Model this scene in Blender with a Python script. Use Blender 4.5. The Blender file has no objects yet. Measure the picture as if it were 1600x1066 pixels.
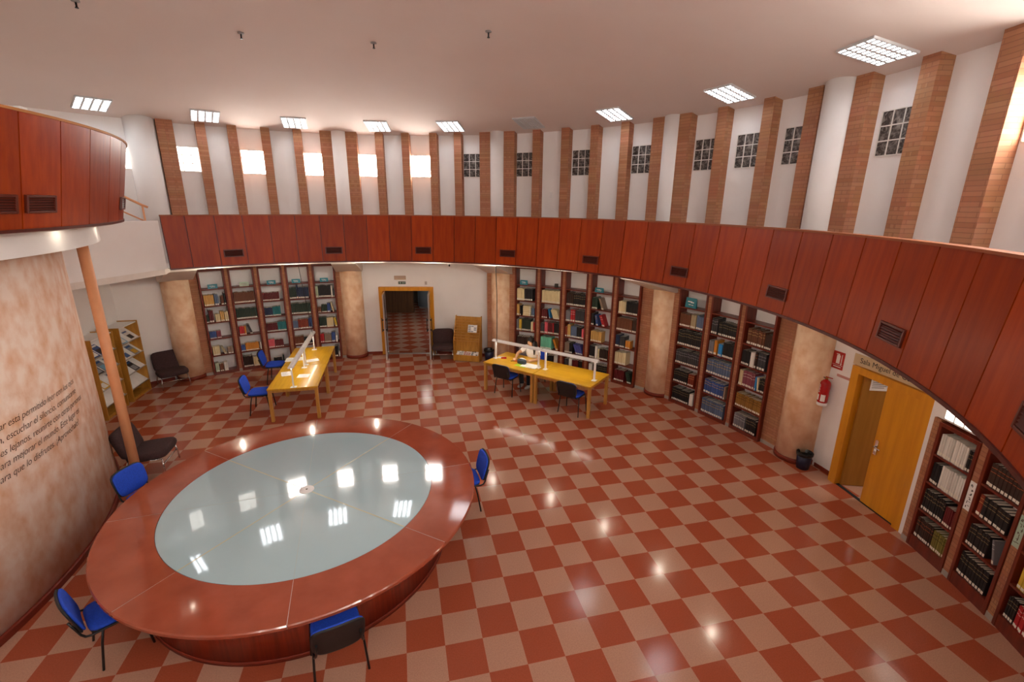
import bpy, bmesh, math, random
from mathutils import Matrix, Vector
random.seed(7)
SC = bpy.context.scene
COL = SC.collection
PI = math.pi
D2R = PI / 180
RC = (-2.5, 0.06)          # centre of the round room
KC = (-10.44, 0.0)         # centre of the textured drum
# ------------------------------------------------------------------ materials
def hexc(h):
    h = h.lstrip('#')
    o = []
    for i in (0, 2, 4):
        c = int(h[i:i + 2], 16) / 255
        o.append(c / 12.92 if c <= 0.04045 else ((c + 0.055) / 1.055) ** 2.4)
    return (o[0], o[1], o[2], 1)
MATS = {}
def mat(name, col, rough=0.5, col2=None, nscale=6.0, stretch=(1, 1, 1), detail=4, ramp=(0.35, 0.65), bump=0.0,
        bscale=40.0, coat=0.0, metal=0.0, emit=None, vary=0.0, spec=0.5, trans=0.0):
    m = bpy.data.materials.new(name); m.use_nodes = True
    nt = m.node_tree; N = nt.nodes; L = nt.links
    b = N['Principled BSDF']
    b.inputs['Roughness'].default_value = rough
    b.inputs['Metallic'].default_value = metal
    b.inputs['Coat Weight'].default_value = coat
    b.inputs['Coat Roughness'].default_value = 0.08
    b.inputs['Specular IOR Level'].default_value = spec
    b.inputs['Transmission Weight'].default_value = trans
    c = hexc(col) if isinstance(col, str) else col
    tc = N.new('ShaderNodeTexCoord')
    out = None
    no = N.new('ShaderNodeTexNoise'); no.inputs['Scale'].default_value = nscale; no.inputs['Detail'].default_value = detail
    mp = N.new('ShaderNodeMapping'); mp.inputs['Scale'].default_value = stretch
    L.new(tc.outputs['Object'], mp.inputs['Vector']); L.new(mp.outputs['Vector'], no.inputs['Vector'])
    c2 = hexc(col2) if col2 else tuple(x * 0.93 for x in c[:3]) + (1,)
    rp = N.new('ShaderNodeValToRGB')
    rp.color_ramp.elements[0].position = ramp[0]; rp.color_ramp.elements[0].color = c
    rp.color_ramp.elements[1].position = ramp[1]; rp.color_ramp.elements[1].color = c2
    L.new(no.outputs['Fac'], rp.inputs['Fac'])
    out = rp.outputs['Color']
    if vary:
        oi = N.new('ShaderNodeObjectInfo'); mr = N.new('ShaderNodeMapRange')
        mr.inputs['To Min'].default_value = 1 - vary; mr.inputs['To Max'].default_value = 1 + vary
        hs = N.new('ShaderNodeHueSaturation')
        L.new(oi.outputs['Random'], mr.inputs['Value']); L.new(mr.outputs['Result'], hs.inputs['Value']); L.new(out, hs.inputs['Color'])
        out = hs.outputs['Color']
    L.new(out, b.inputs['Base Color'])
    if bump:
        n2 = N.new('ShaderNodeTexNoise'); n2.inputs['Scale'].default_value = bscale; n2.inputs['Detail'].default_value = 3
        L.new(mp.outputs['Vector'], n2.inputs['Vector'])
        bp = N.new('ShaderNodeBump'); bp.inputs['Strength'].default_value = bump; bp.inputs['Distance'].default_value = 0.01
        L.new(n2.outputs['Fac'], bp.inputs['Height']); L.new(bp.outputs['Normal'], b.inputs['Normal'])
    if emit:
        b.inputs['Emission Color'].default_value = hexc(emit[0]); b.inputs['Emission Strength'].default_value = emit[1]
    MATS[name] = m
    return m
WALL = mat('white_plaster', '#eeebe9', 0.75, '#eae6e4', 1.5, bump=0.05, bscale=60)
CEIL = mat('ceiling_plaster', '#e4d7d0', 0.85, '#dfd0c8', 0.5)
SOFF = mat('soffit_plaster', '#e2d9d2', 0.8)
PANEL = mat('red_veneer', '#a33e0a', 0.38, '#923008', 5, (3, 3, 0.22), vary=0.15, bump=0.02, bscale=30, spec=.22)
PANELD = mat('red_veneer_edge', '#5a1508', 0.4, '#4a1006', 5, (3, 3, 0.3))
CASEW = mat('mahogany', '#74260f', 0.4, '#5c1a09', 6, (3, 3, 0.3), coat=0.1)
DRUMW = mat('drum_veneer', '#8f3014', 0.4, '#6f210c', 7, (4, 4, .25), coat=.1)
YELW = mat('yellow_beech', '#d9a824', 0.3, '#cb9617', 4, (0.6, 6, 6), coat=0.25)
YELV = mat('yellow_beech_upright', '#c48f45', 0.4, '#b07b35', 5, (6, 6, 0.5), coat=0.1)
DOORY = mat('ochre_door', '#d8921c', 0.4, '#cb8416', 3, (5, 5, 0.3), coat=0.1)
RACKW = mat('rack_beech', '#c08a34', 0.45, '#aa7526', 5, (3, 3, 0.5))
STUC = mat('terracotta_stucco', '#f8e2d2', 0.75, '#e6b48f', 5.0, (1, 1, .8), 12, (0.36, 0.68), bump=0.08, bscale=25)
COLM = mat('column_stucco', '#f6d8b8', 0.6, '#e0af86', 4.5, (1, 1, 0.8), 12, (0.36, 0.66), bump=0.06, bscale=25)
POLEM = mat('peach_paint', '#dd9a6c', 0.5)
STONE = mat('red_marble', '#a5523a', 0.07, '#91452f', 3.5, (1, 1, 1), 8, (0.3, 0.75), coat=0.3)
STONEJ = mat('marble_joint', '#b9a9a0', 0.3)
GLASST = mat('pale_glass_top', '#a9c4cb', 0.03, '#a4c0c8', 1.2, coat=0.6)
SPOKE = mat('frosted_joint', '#b3b08a', 0.3)
SPOKE2 = mat('faint_joint', '#9db0ae', 0.3)
SKIRT = mat('red_skirting', '#7d3020', 0.5, spec=.25)
GREYS = mat('grey_skirting', '#a39a90', 0.5)
BLUE = mat('blue_fabric', '#1d4fd0', 0.85, '#1a46bd', 60, bump=0.15, bscale=300)
BLACKP = mat('black_plastic', '#1c1c1d', 0.5)
BLACKM = mat('black_steel', '#151516', 0.35)
CHROME = mat('chrome', '#d8d8d8', 0.15, metal=1.0)
ALU = mat('aluminium', '#c9c6c2', 0.3, metal=0.9)
BROWNF = mat('dark_brown_fabric', '#432c2c', 0.9, '#382324', 40, bump=0.1, bscale=250)
LAMPW = mat('white_enamel', '#ecebea', 0.35)
TUBE = mat('lit_tube', '#ffffff', 0.5, emit=('#fff3e0', 8))
PANELLIT = mat('lit_diffuser', '#ffffff', 0.5, emit=('#f6fbff', 7))
SPOTLIT = mat('lit_spot', '#ffffff', 0.5, emit=('#ffe6b8', 60))
DIFFOFF = mat('unlit_diffuser', '#8d867f', 0.5)
LOUV = mat('louvre_white', '#d5d8da', 0.4)
WINLIT = mat('sunlit_glass_block', '#ffffff', 0.3, emit=('#fffaf2', 14))
WINSOFT = mat('shaded_daylight_block', '#ffffff', 0.3, emit=('#fff8ee', 1.3))
MORTAR = mat('white_mortar', '#e6e2dc', 0.7)
PAPER = mat('white_paper', '#f0efec', 0.7)
INK = mat('dark_ink', '#55392d', 0.8)
BLACKI = mat('black_ink', '#161616', 0.7)
REDP = mat('red_paint', '#b01217', 0.25, coat=0.4)
SIGNR = mat('red_sign', '#b3231a', 0.5)
SIGNB = mat('beige_sign', '#cdb48f', 0.5)
TEAL = mat('teal_card', '#15798a', 0.5)
MINT = mat('mint_card', '#a9c2ae', 0.5)
BIN = mat('blue_bin_plastic', '#1c2340', 0.4)
BAG = mat('black_bag_film', '#0f1012', 0.3, bump=0.4, bscale=12)
SKIN = mat('skin', '#c99872', 0.55)
HAIR = mat('black_hair', '#120d0b', 0.45)
SHIRT = mat('white_cotton', '#efedea', 0.85)
TROUS = mat('dark_trousers', '#22242c', 0.9)
SHOE = mat('pale_shoe', '#b9b2ab', 0.7)
VENTM = mat('vent_frame', '#5c1d0d', 0.4)
VENTD = mat('vent_dark', '#1d0a06', 0.6)
WOODH = mat('hall_veneer', '#6d4620', 0.5, '#573617', 4, (4, 4, 0.3))
HALLW = mat('hall_paint', '#8f8478', 0.8)
GREYB = mat('grey_blue_fabric', '#3d4652', 0.8)
GREEN = mat('lime_card', '#a9d32a', 0.6)
CORAL = mat('coral_plastic', '#cf5b3c', 0.5)
CAPW = mat('pale_edge_wood', '#c98a54', 0.6, spec=.2)
CAPD = mat('brown_edge_wood', '#9a5a3a', 0.6, spec=.2)
PAGES = mat('book_pages', '#d9d0bf', 0.85)
SPLAB = mat('spine_label_paper', '#e9e4d6', 0.7)
GREYC = mat('grey_ceramic', '#8f8a88', 0.5)
BRASS = mat('brass', '#b08a3c', 0.3, metal=1.0)

def brick_mat():
    m = bpy.data.materials.new('thin_brick'); m.use_nodes = True
    nt = m.node_tree; N = nt.nodes; L = nt.links; b = N['Principled BSDF']
    uv = N.new('ShaderNodeUVMap')
    br = N.new('ShaderNodeTexBrick')
    br.inputs['Scale'].default_value = 1.0
    br.inputs['Brick Width'].default_value = 0.25; br.inputs['Row Height'].default_value = 0.055
    br.inputs['Mortar Size'].default_value = 0.004; br.inputs['Mortar Smooth'].default_value = 0.3
    br.inputs['Color1'].default_value = hexc('#bd8461'); br.inputs['Color2'].default_value = hexc('#ab6f4d')
    br.inputs['Mortar'].default_value = hexc('#97654c'); br.inputs['Bias'].default_value = -0.1
    L.new(uv.outputs['UV'], br.inputs['Vector'])
    no = N.new('ShaderNodeTexNoise'); no.inputs['Scale'].default_value = 3; no.inputs['Detail'].default_value = 6
    L.new(uv.outputs['UV'], no.inputs['Vector'])
    mx = N.new('ShaderNodeMix'); mx.data_type = 'RGBA'; mx.blend_type = 'MULTIPLY'; mx.inputs[0].default_value = 0.35
    L.new(br.outputs['Color'], mx.inputs[6]); L.new(no.outputs['Color'], mx.inputs[7])
    L.new(mx.outputs[2], b.inputs['Base Color'])
    b.inputs['Roughness'].default_value = 0.8
    bp = N.new('ShaderNodeBump'); bp.inputs['Strength'].default_value = 0.5; bp.inputs['Distance'].default_value = 0.006
    inv = N.new('ShaderNodeMath'); inv.operation = 'SUBTRACT'; inv.inputs[0].default_value = 1
    L.new(br.outputs['Fac'], inv.inputs[1]); L.new(inv.outputs[0], bp.inputs['Height']); L.new(bp.outputs['Normal'], b.inputs['Normal'])
    return m
BRICK = brick_mat()

def floor_mat(name, rotz, size):
    m = bpy.data.materials.new(name); m.use_nodes = True
    nt = m.node_tree; N = nt.nodes; L = nt.links; b = N['Principled BSDF']
    tc = N.new('ShaderNodeTexCoord'); mp = N.new('ShaderNodeMapping')
    mp.inputs['Rotation'].default_value = (0, 0, rotz); mp.inputs['Location'].default_value = (0, 0, 0.5)
    mp.inputs['Scale'].default_value = (1 / size, 1 / size, 0)
    L.new(tc.outputs['Object'], mp.inputs['Vector'])
    ck = N.new('ShaderNodeTexChecker'); ck.inputs['Scale'].default_value = 1.0
    L.new(mp.outputs['Vector'], ck.inputs['Vector'])
    ck.inputs['Color1'].default_value = hexc('#b98c76'); ck.inputs['Color2'].default_value = hexc('#a45238')
    vo = N.new('ShaderNodeTexVoronoi'); vo.inputs['Scale'].default_value = 26; L.new(mp.outputs['Vector'], vo.inputs['Vector'])
    rp = N.new('ShaderNodeValToRGB'); rp.color_ramp.elements[0].position = 0.06; rp.color_ramp.elements[0].color = (1, 1, 1, 1)
    rp.color_ramp.elements[1].position = 0.14; rp.color_ramp.elements[1].color = (0, 0, 0, 1)
    L.new(vo.outputs['Distance'], rp.inputs['Fac'])
    no = N.new('ShaderNodeTexNoise'); no.inputs['Scale'].default_value = 30; no.inputs['Detail'].default_value = 5; L.new(mp.outputs['Vector'], no.inputs['Vector'])
    m1 = N.new('ShaderNodeMix'); m1.data_type = 'RGBA'; m1.blend_type = 'OVERLAY'; m1.inputs[0].default_value = 0.25
    L.new(ck.outputs['Color'], m1.inputs[6]); L.new(no.outputs['Fac'], m1.inputs[7])
    m2 = N.new('ShaderNodeMix'); m2.data_type = 'RGBA'; m2.blend_type = 'MIX'
    ml = N.new('ShaderNodeMath'); ml.operation = 'MULTIPLY'; ml.inputs[1].default_value = 0.22
    L.new(rp.outputs['Color'], ml.inputs[0]); L.new(ml.outputs[0], m2.inputs[0])
    L.new(m1.outputs[2], m2.inputs[6]); m2.inputs[7].default_value = hexc('#cfae9c')
    L.new(m2.outputs[2], b.inputs['Base Color'])
    b.inputs['Roughness'].default_value = 0.13; b.inputs['Specular IOR Level'].default_value = 0.4
    return m
FLOORM = floor_mat('checker_terrazzo', 0, 0.4)
FLOORH = floor_mat('checker_terrazzo_diagonal', PI / 4, 0.4)

def glass_block_dark():
    m = bpy.data.materials.new('shaded_glass_block'); m.use_nodes = True
    nt = m.node_tree; N = nt.nodes; L = nt.links; b = N['Principled BSDF']
    tc = N.new('ShaderNodeTexCoord')
    no = N.new('ShaderNodeTexNoise'); no.inputs['Scale'].default_value = 9; no.inputs['Detail'].default_value = 1.5; no.inputs['Distortion'].default_value = 2.5
    L.new(tc.outputs['Object'], no.inputs['Vector'])
    rp = N.new('ShaderNodeValToRGB'); rp.color_ramp.elements[0].position = 0.42; rp.color_ramp.elements[0].color = hexc('#3c3634')
    rp.color_ramp.elements[1].position = 0.72; rp.color_ramp.elements[1].color = hexc('#8d8782')
    L.new(no.outputs['Fac'], rp.inputs['Fac']); L.new(rp.outputs['Color'], b.inputs['Base Color'])
    b.inputs['Roughness'].default_value = 0.08
    bp = N.new('ShaderNodeBump'); bp.inputs['Strength'].default_value = 0.9; bp.inputs['Distance'].default_value = 0.03
    L.new(no.outputs['Fac'], bp.inputs['Height']); L.new(bp.outputs['Normal'], b.inputs['Normal'])
    return m
WINDARK = glass_block_dark()

def pane_mat():
    m = bpy.data.materials.new('clear_pane'); m.use_nodes = True
    nt = m.node_tree; N = nt.nodes; L = nt.links
    for n in list(N): N.remove(n)
    o = N.new('ShaderNodeOutputMaterial'); mx = N.new('ShaderNodeMixShader'); t = N.new('ShaderNodeBsdfTransparent'); g = N.new('ShaderNodeBsdfGlossy')
    t.inputs['Color'].default_value = (0.88, 0.9, 0.88, 1); g.inputs['Roughness'].default_value = 0.02
    f = N.new('ShaderNodeFresnel'); f.inputs['IOR'].default_value = 1.5
    L.new(f.outputs['Fac'], mx.inputs['Fac']); L.new(t.outputs[0], mx.inputs[1]); L.new(g.outputs[0], mx.inputs[2]); L.new(mx.outputs[0], o.inputs['Surface'])
    return m
PANE = pane_mat()
# ------------------------------------------------------------------ mesh builder
class MB:
    def __init__(s): s.v = []; s.f = []
    def add(s, vs, fs, mi=0, smooth=False, M=None):
        o = len(s.v)
        for p in vs:
            p = Vector(p)
            s.v.append(M @ p if M is not None else p)
        for f in fs: s.f.append((tuple(o + i for i in f), mi, smooth))
        return s
    def box(s, x0, x1, y0, y1, z0, z1, mi=0, M=None):
        return s.add([(x0, y0, z0), (x1, y0, z0), (x1, y1, z0), (x0, y1, z0), (x0, y0, z1), (x1, y0, z1), (x1, y1, z1), (x0, y1, z1)],
                     [(3, 2, 1, 0), (4, 5, 6, 7), (0, 1, 5, 4), (1, 2, 6, 5), (2, 3, 7, 6), (3, 0, 4, 7)], mi, False, M)
    def rbox(s, x0, x1, y0, y1, z0, z1, r=0.006, mi=0, M=None):
        # box with chamfered edges
        bm = bmesh.new(); bmesh.ops.create_cube(bm, size=1.0)
        for v in bm.verts: v.co = Vector(((x0 + x1) / 2 + v.co.x * (x1 - x0), (y0 + y1) / 2 + v.co.y * (y1 - y0), (z0 + z1) / 2 + v.co.z * (z1 - z0)))
        bmesh.ops.bevel(bm, geom=bm.edges[:], offset=r, segments=2, affect='EDGES', profile=0.5)
        bm.verts.index_update()
        s.add([v.co.copy() for v in bm.verts], [[v.index for v in f.verts] for f in bm.faces], mi, False, M); bm.free()
        return s
    def prism(s, poly, z0, z1, mi=0, M=None):
        n = len(poly)
        a = sum(poly[i][0] * poly[(i + 1) % n][1] - poly[(i + 1) % n][0] * poly[i][1] for i in range(n))
        if a < 0: poly = poly[::-1]
        vs = [(x, y, z0) for x, y in poly] + [(x, y, z1) for x, y in poly]
        fs = [tuple(range(n - 1, -1, -1)), tuple(range(n, 2 * n))] + [(i, (i + 1) % n, n + (i + 1) % n, n + i) for i in range(n)]
        return s.add(vs, fs, mi, False, M)
    def sector(s, c, prof, a0, a1, n, mi=0, smooth=False, closed=False, M=None):
        # revolve a closed (r,z) outline (counter-clockwise in r,z) about c from a0 to a1 degrees
        k = len(prof); m = n if closed else n + 1
        vs = []
        for i in range(m):
            a = (a0 + (a1 - a0) * i / n) * D2R
            for r, z in prof: vs.append((c[0] + r * math.cos(a), c[1] + r * math.sin(a), z))
        fs = []
        for i in range(n):
            j = (i + 1) % m
            for q in range(k):
                w = (q + 1) % k
                f = (i * k + q, j * k + q, j * k + w, i * k + w)
                fs.append(f if a1 < a0 else f[::-1])
        if not closed:
            c0 = tuple(range(k)); c1 = tuple(n * k + q for q in range(k))
            fs.append(c0[::-1] if a1 < a0 else c0); fs.append(c1 if a1 < a0 else c1[::-1])
        return s.add(vs, fs, mi, smooth, M)
    def tube(s, pts, r, n=8, mi=0, M=None, closed=False):
        pts = [Vector(p) for p in pts]; m = len(pts); vs = []; fs = []
        rs = r if isinstance(r, (list, tuple)) else [r] * m
        t0 = (pts[1] - pts[0]).normalized()
        up = Vector((0, 0, 1)) if abs(t0.z) < 0.9 else Vector((1, 0, 0))
        x = t0.cross(up).normalized(); y = x.cross(t0)
        for i, p in enumerate(pts):
            if closed: t = (pts[(i + 1) % m] - pts[i - 1]).normalized()
            elif i == 0: t = t0
            elif i == m - 1: t = (pts[i] - pts[i - 1]).normalized()
            else: t = ((pts[i + 1] - pts[i]).normalized() + (pts[i] - pts[i - 1]).normalized()).normalized()
            x = (x - t * x.dot(t)).normalized(); y = t.cross(x)
            for q in range(n):
                a = 2 * PI * q / n; vs.append(p + (x * math.cos(a) + y * math.sin(a)) * rs[i])
        for i in range(m if closed else m - 1):
            j = (i + 1) % m
            for q in range(n): fs.append((i * n + q, i * n + (q + 1) % n, j * n + (q + 1) % n, j * n + q))
        s.add(vs, fs, mi, True, M)
        if not closed:
            o = len(s.v) - len(vs)
            s.f.append((tuple(o + q for q in range(n))[::-1], mi, False)); s.f.append((tuple(o + (m - 1) * n + q for q in range(n)), mi, False))
        return s
    def lathe(s, prof, n=24, c=(0, 0), mi=0, M=None, smooth=True):
        vs = []; fs = []; k = len(prof)
        for i in range(n):
            a = 2 * PI * i / n
            for r, z in prof: vs.append((c[0] + r * math.cos(a), c[1] + r * math.sin(a), z))
        for i in range(n):
            j = (i + 1) % n
            for q in range(k - 1): fs.append((i * k + q, j * k + q, j * k + q + 1, i * k + q + 1))
        s.add(vs, fs, mi, smooth, M); o = len(s.v) - len(vs)
        if prof[0][0] > 1e-5: s.f.append((tuple(o + i * k for i in range(n))[::-1], mi, False))
        if prof[-1][0] > 1e-5: s.f.append((tuple(o + i * k + k - 1 for i in range(n)), mi, False))
        return s
    def pad(s, w, d, t, e=4.0, bulge=0.01, n=36, mi=0, M=None, bend=0.0, taper=0.0, botmi=None):
        # cushion: superellipse outline w x d, thickness t along z, soft edge; bend curves it about its y axis
        lay = [(0.86, -t / 2), (0.96, -t / 2 * 0.85), (1.0, -t / 2 * 0.3), (1.0, t / 2 * 0.35), (0.95, t / 2 * 0.85), (0.84, t / 2), (0.5, t / 2 + bulge * 0.7), (0.2, t / 2 + bulge)]
        vs = []; fs = []
        def P(x, y, z):
            x *= 1 + taper * (y / d)
            return (x, y, z + bend * x * x)
        for sc, z in lay:
            for i in range(n):
                a = 2 * PI * i / n; ca, sa = math.cos(a), math.sin(a)
                rr = (abs(ca) ** e + abs(sa) ** e) ** (-1 / e)
                vs.append(P(w / 2 * rr * ca * sc, d / 2 * rr * sa * sc, z))
        k = len(lay)
        for l in range(k - 1):
            for i in range(n): fs.append((l * n + i, l * n + (i + 1) % n, (l + 1) * n + (i + 1) % n, (l + 1) * n + i))
        fs.append(tuple((k - 1) * n + i for i in range(n)))
        # underside filled with a ring to keep the bend
        o2 = len(vs)
        for i in range(n):
            a = 2 * PI * i / n; ca, sa = math.cos(a), math.sin(a)
            rr = (abs(ca) ** e + abs(sa) ** e) ** (-1 / e)
            vs.append(P(w / 2 * rr * ca * 0.4, d / 2 * rr * sa * 0.4, -t / 2))
        for i in range(n): fs.append((i, o2 + i, o2 + (i + 1) % n, (i + 1) % n))
        fs.append(tuple(o2 + i for i in range(n))[::-1])
        return s.add(vs, fs, mi, True, M)
    def ell(s, c, r, n=16, M=None, mi=0):
        vs = []; fs = []; h = n // 2
        for i in range(h + 1):
            p = PI * i / h
            for k in range(n):
                a = 2 * PI * k / n; vs.append((c[0] + r[0] * math.sin(p) * math.cos(a), c[1] + r[1] * math.sin(p) * math.sin(a), c[2] + r[2] * math.cos(p)))
        for i in range(h):
            for k in range(n): fs.append((i * n + k, (i + 1) * n + k, (i + 1) * n + (k + 1) % n, i * n + (k + 1) % n))
        return s.add(vs, fs, mi, True, M)
    def build(s, name, mats, parent=None, loc=None, rotz=0.0):
        me = bpy.data.meshes.new(name)
        me.from_pydata([tuple(v) for v in s.v], [], [f[0] for f in s.f])
        if not isinstance(mats, (list, tuple)): mats = [mats]
        for m in mats: me.materials.append(m)
        me.polygons.foreach_set('material_index', [f[1] for f in s.f])
        me.polygons.foreach_set('use_smooth', [f[2] for f in s.f])
        uvl = me.uv_layers.new(name='UVMap')
        for p in me.polygons:
            nr = p.normal
            if abs(nr.z) < 0.7:
                t = Vector((-nr.y, nr.x, 0)).normalized()
                for li in p.loop_indices:
                    co = me.vertices[me.loops[li].vertex_index].co
                    uvl.data[li].uv = (co.dot(t), co.z)
            else:
                for li in p.loop_indices:
                    co = me.vertices[me.loops[li].vertex_index].co
                    uvl.data[li].uv = (co.x, co.y)
        me.update()
        o = bpy.data.objects.new(name, me); COL.objects.link(o)
        if parent: o.parent = parent
        if loc is not None: o.location = loc
        if rotz: o.rotation_euler = (0, 0, rotz)
        return o
def tag(o, label, cat, group=None):
    o['label'] = label; o['category'] = cat
    if group: o['group'] = group
    return o
def thing(name, label, cat, loc=(0, 0, 0), rotz=0.0, group=None):
    o = bpy.data.objects.new(name, None); COL.objects.link(o); o.empty_display_size = 0.1
    o.location = loc; o.rotation_euler = (0, 0, rotz)
    return tag(o, label, cat, group)
def struct(o): o['kind'] = 'structure'; return o
def sempty(name, loc=(0, 0, 0), rotz=0.0):
    o = bpy.data.objects.new(name, None); COL.objects.link(o); o.location = loc; o.rotation_euler = (0, 0, rotz); return struct(o)
def dup(root, loc, rotz, label=None, group=None):
    r = root.copy(); COL.objects.link(r); r.location = loc; r.rotation_euler = (0, 0, rotz)
    if label: r['label'] = label
    if group: r['group'] = group
    for ch in list(root.children):
        c = ch.copy(); COL.objects.link(c); c.parent = r
        for g in list(ch.children):
            d = g.copy(); COL.objects.link(d); d.parent = c
    return r
def pol(a, r, z=0.0, c=RC): return Vector((c[0] + r * math.cos(a * D2R), c[1] + r * math.sin(a * D2R), z))
def facing_out(a): return (a - 90) * D2R      # local +y points away from the room centre, local +x to the right as seen from inside
def facing_in(a): return (a + 90) * D2R
def T(x, y, z): return Matrix.Translation((x, y, z))
def RX(a): return Matrix.Rotation(a, 4, 'X')
def RY(a): return Matrix.Rotation(a, 4, 'Y')
def RZ(a): return Matrix.Rotation(a, 4, 'Z')
def remeshed(mb, name, m, voxel, parent=None, smooth=4):
    # fuse overlapping limbs into one continuous skin
    o = mb.build(name, m); md = o.modifiers.new('fuse', 'REMESH'); md.mode = 'VOXEL'; md.voxel_size = voxel; md.use_smooth_shade = True
    sm = o.modifiers.new('soften', 'SMOOTH'); sm.iterations = smooth; sm.factor = .5
    bpy.context.view_layer.update()
    me = bpy.data.meshes.new_from_object(o.evaluated_get(bpy.context.evaluated_depsgraph_get()))
    o.modifiers.clear(); o.data = me; me.name = name
    if len(me.materials) == 0: me.materials.append(m)
    if parent: o.parent = parent
    return o
def text_mesh(txt, size, shear=0.0, space=1.0, align='LEFT', thin=0.0):
    cu = bpy.data.curves.new('lettering', 'FONT'); cu.body = txt; cu.size = size; cu.shear = shear; cu.space_character = space
    cu.align_x = align; cu.resolution_u = 3; cu.offset = thin
    o = bpy.data.objects.new('lettering', cu); COL.objects.link(o)
    bpy.context.view_layer.update()
    dg = bpy.context.evaluated_depsgraph_get(); ev = o.evaluated_get(dg); me = ev.to_mesh()
    vs = [v.co.copy() for v in me.vertices]; fs = [tuple(p.vertices) for p in me.polygons]
    ev.to_mesh_clear(); bpy.data.objects.remove(o); bpy.data.curves.remove(cu)
    return vs, fs
def ring(c, r0, r1, z0, z1, a0, a1, n, closed=False): return MB().sector(c, [(r0, z0), (r1, z0), (r1, z1), (r0, z1)], a0, a1, n, closed=closed)

# ------------------------------------------------------------------ setting
RW, RU, RF = 8.55, 8.0, 6.5          # lower wall, upper wall, gallery edge radii
CE, CS = 6.24, 0.2                   # ceiling height at r = 7.85 and its slope
def ceil_z(r): return CE + CS * (7.85 - r)
struct(MB().lathe([(0, -0.05), (8.75, -0.05), (8.75, 0), (0, 0)], 96, (0, 0), smooth=False).build('floor', FLOORM))
FL = bpy.data.objects['floor']
for v in FL.data.vertices: v.co.x += RC[0]; v.co.y += RC[1]
# lower wall with two doorways
D1 = (74.0, 84.1); D2 = (-11.3, -2.6)   # door openings (degrees)
lw = MB()
lw.sector(RC, [(RW, 0), (RW + .2, 0), (RW + .2, 3.1), (RW, 3.1)], D1[1], 345.0, 96)
lw.sector(RC, [(RW, 0), (RW + .2, 0), (RW + .2, 3.1), (RW, 3.1)], D2[1], D1[0], 32)
lw.sector(RC, [(RW, 0), (RW + .2, 0), (RW + .2, 3.1), (RW, 3.1)], -15.0, D2[0], 4)
lw.sector(RC, [(RW, 2.0), (RW + .2, 2.0), (RW + .2, 3.1), (RW, 3.1)], D1[0], D1[1], 6)
lw.sector(RC, [(RW, 2.05), (RW + .2, 2.05), (RW + .2, 3.1), (RW, 3.1)], D2[0], D2[1], 6)
lw.sector(RC, [(8.38, 1.88), (RW + .01, 1.88), (RW + .01, 2.99), (8.38, 2.99)], -12.25, -31.0, 12)
lw.sector(RC, [(8.41, 0), (RW + .01, 0), (RW + .01, 2.99), (8.41, 2.99)], -11.55, -12.3, 2)
struct(lw.build('wall_lower', WALL))
struct(ring(RC, RU, RU + .2, 3.1, 6.35, 0, 360, 120, True).build('wall_upper', WALL))
cm = MB(); nseg = 60; R_ = 8.2
cv = [(RC[0], RC[1], ceil_z(0))] + [(RC[0] + R_ * math.cos(2 * PI * i / nseg), RC[1] + R_ * math.sin(2 * PI * i / nseg), ceil_z(R_)) for i in range(nseg)]
cv += [(x, y, z + .12) for x, y, z in cv]
cf = [(0, 1 + (i + 1) % nseg, 1 + i) for i in range(nseg)] + [(nseg + 1, nseg + 2 + i, nseg + 2 + (i + 1) % nseg) for i in range(nseg)]
cf += [(1 + i, 1 + (i + 1) % nseg, nseg + 2 + (i + 1) % nseg, nseg + 2 + i) for i in range(nseg)]
struct(cm.add(cv, cf).build('ceiling', CEIL))
# the gallery slab: soffit above the bookcases, floor of the gallery
GA0, GA1 = 121.0, -70.0
struct(MB().sector(RC, [(6.95, 2.985), (RW + .1, 2.985), (RW + .1, 3.09), (6.95, 3.09)], 128.5, GA1, 100).build('ceiling_gallery', SOFF))
struct(MB().sector(RC, [(RF + .035, 3.072), (6.95, 3.072), (6.95, 3.09), (RF + .035, 3.09)], 120.9, GA1, 100).build('ceiling_cove', SOFF))
# flat side wall behind the magazine shelves
struct(MB().box(-7.8, -7.65, 4.0, 6.86, 0, 3.0).build('wall_left', WALL))
struct(MB().prism([(-5.93, 5.60), (-6.62, 3.84), (-6.9, 3.4), (-8.8, 3.4), (-8.8, 6.2), (-7.9, 7.0), (-6.9, 6.95), (-6.05, 6.2)], 2.98, 3.10).build('floor_bridge', SOFF))
# white side of the bridge between gallery and drum
P1, P2 = Vector((-5.885, 5.61, 0)), Vector((-6.72, 3.62, 0))
d = (P2 - P1).normalized(); nn = Vector((d.y, -d.x, 0))
if nn.x < 0: nn = -nn
struct(MB().prism([tuple((P1 + nn * .0)[:2]), tuple(P2[:2]), tuple((P2 - nn * .15)[:2]), tuple((P1 - nn * .15)[:2])], 3.1, 4.1).build('wall_bridge', WALL))
# textured drum, white ring on top of it
struct(MB().lathe([(5.17, 0), (5.17, 3.94)], 160, KC).build('wall_drum', STUC))
struct(MB().sector(KC, [(5.0, 3.93), (5.64, 3.93), (5.64, 4.19), (5.0, 4.19)], -60, 60, 90, smooth=False).build('trim_1', WALL))
sk = MB().sector(KC, [(5.17, 0), (5.205, 0), (5.205, .075), (5.19, .085), (5.17, .085)], -60, 60, 120)
struct(sk.build('baseboard_drum', SKIRT))
bb = MB()
for a0, a1 in ((127.2, 121.2), (87.6, 84.6), (73.4, 62.4), (0.6, -2.2), (-11.7, -12.25)):
    bb.sector(RC, [(RW - .015, 0), (RW, 0), (RW, .07), (RW - .015, .07)], a0, a1, 8)
struct(bb.build('baseboard_lower', SKIRT))
struct(MB().box(-7.65, -7.635, 4.3, 6.8, 0, .07).build('baseboard_left', SKIRT))
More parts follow.
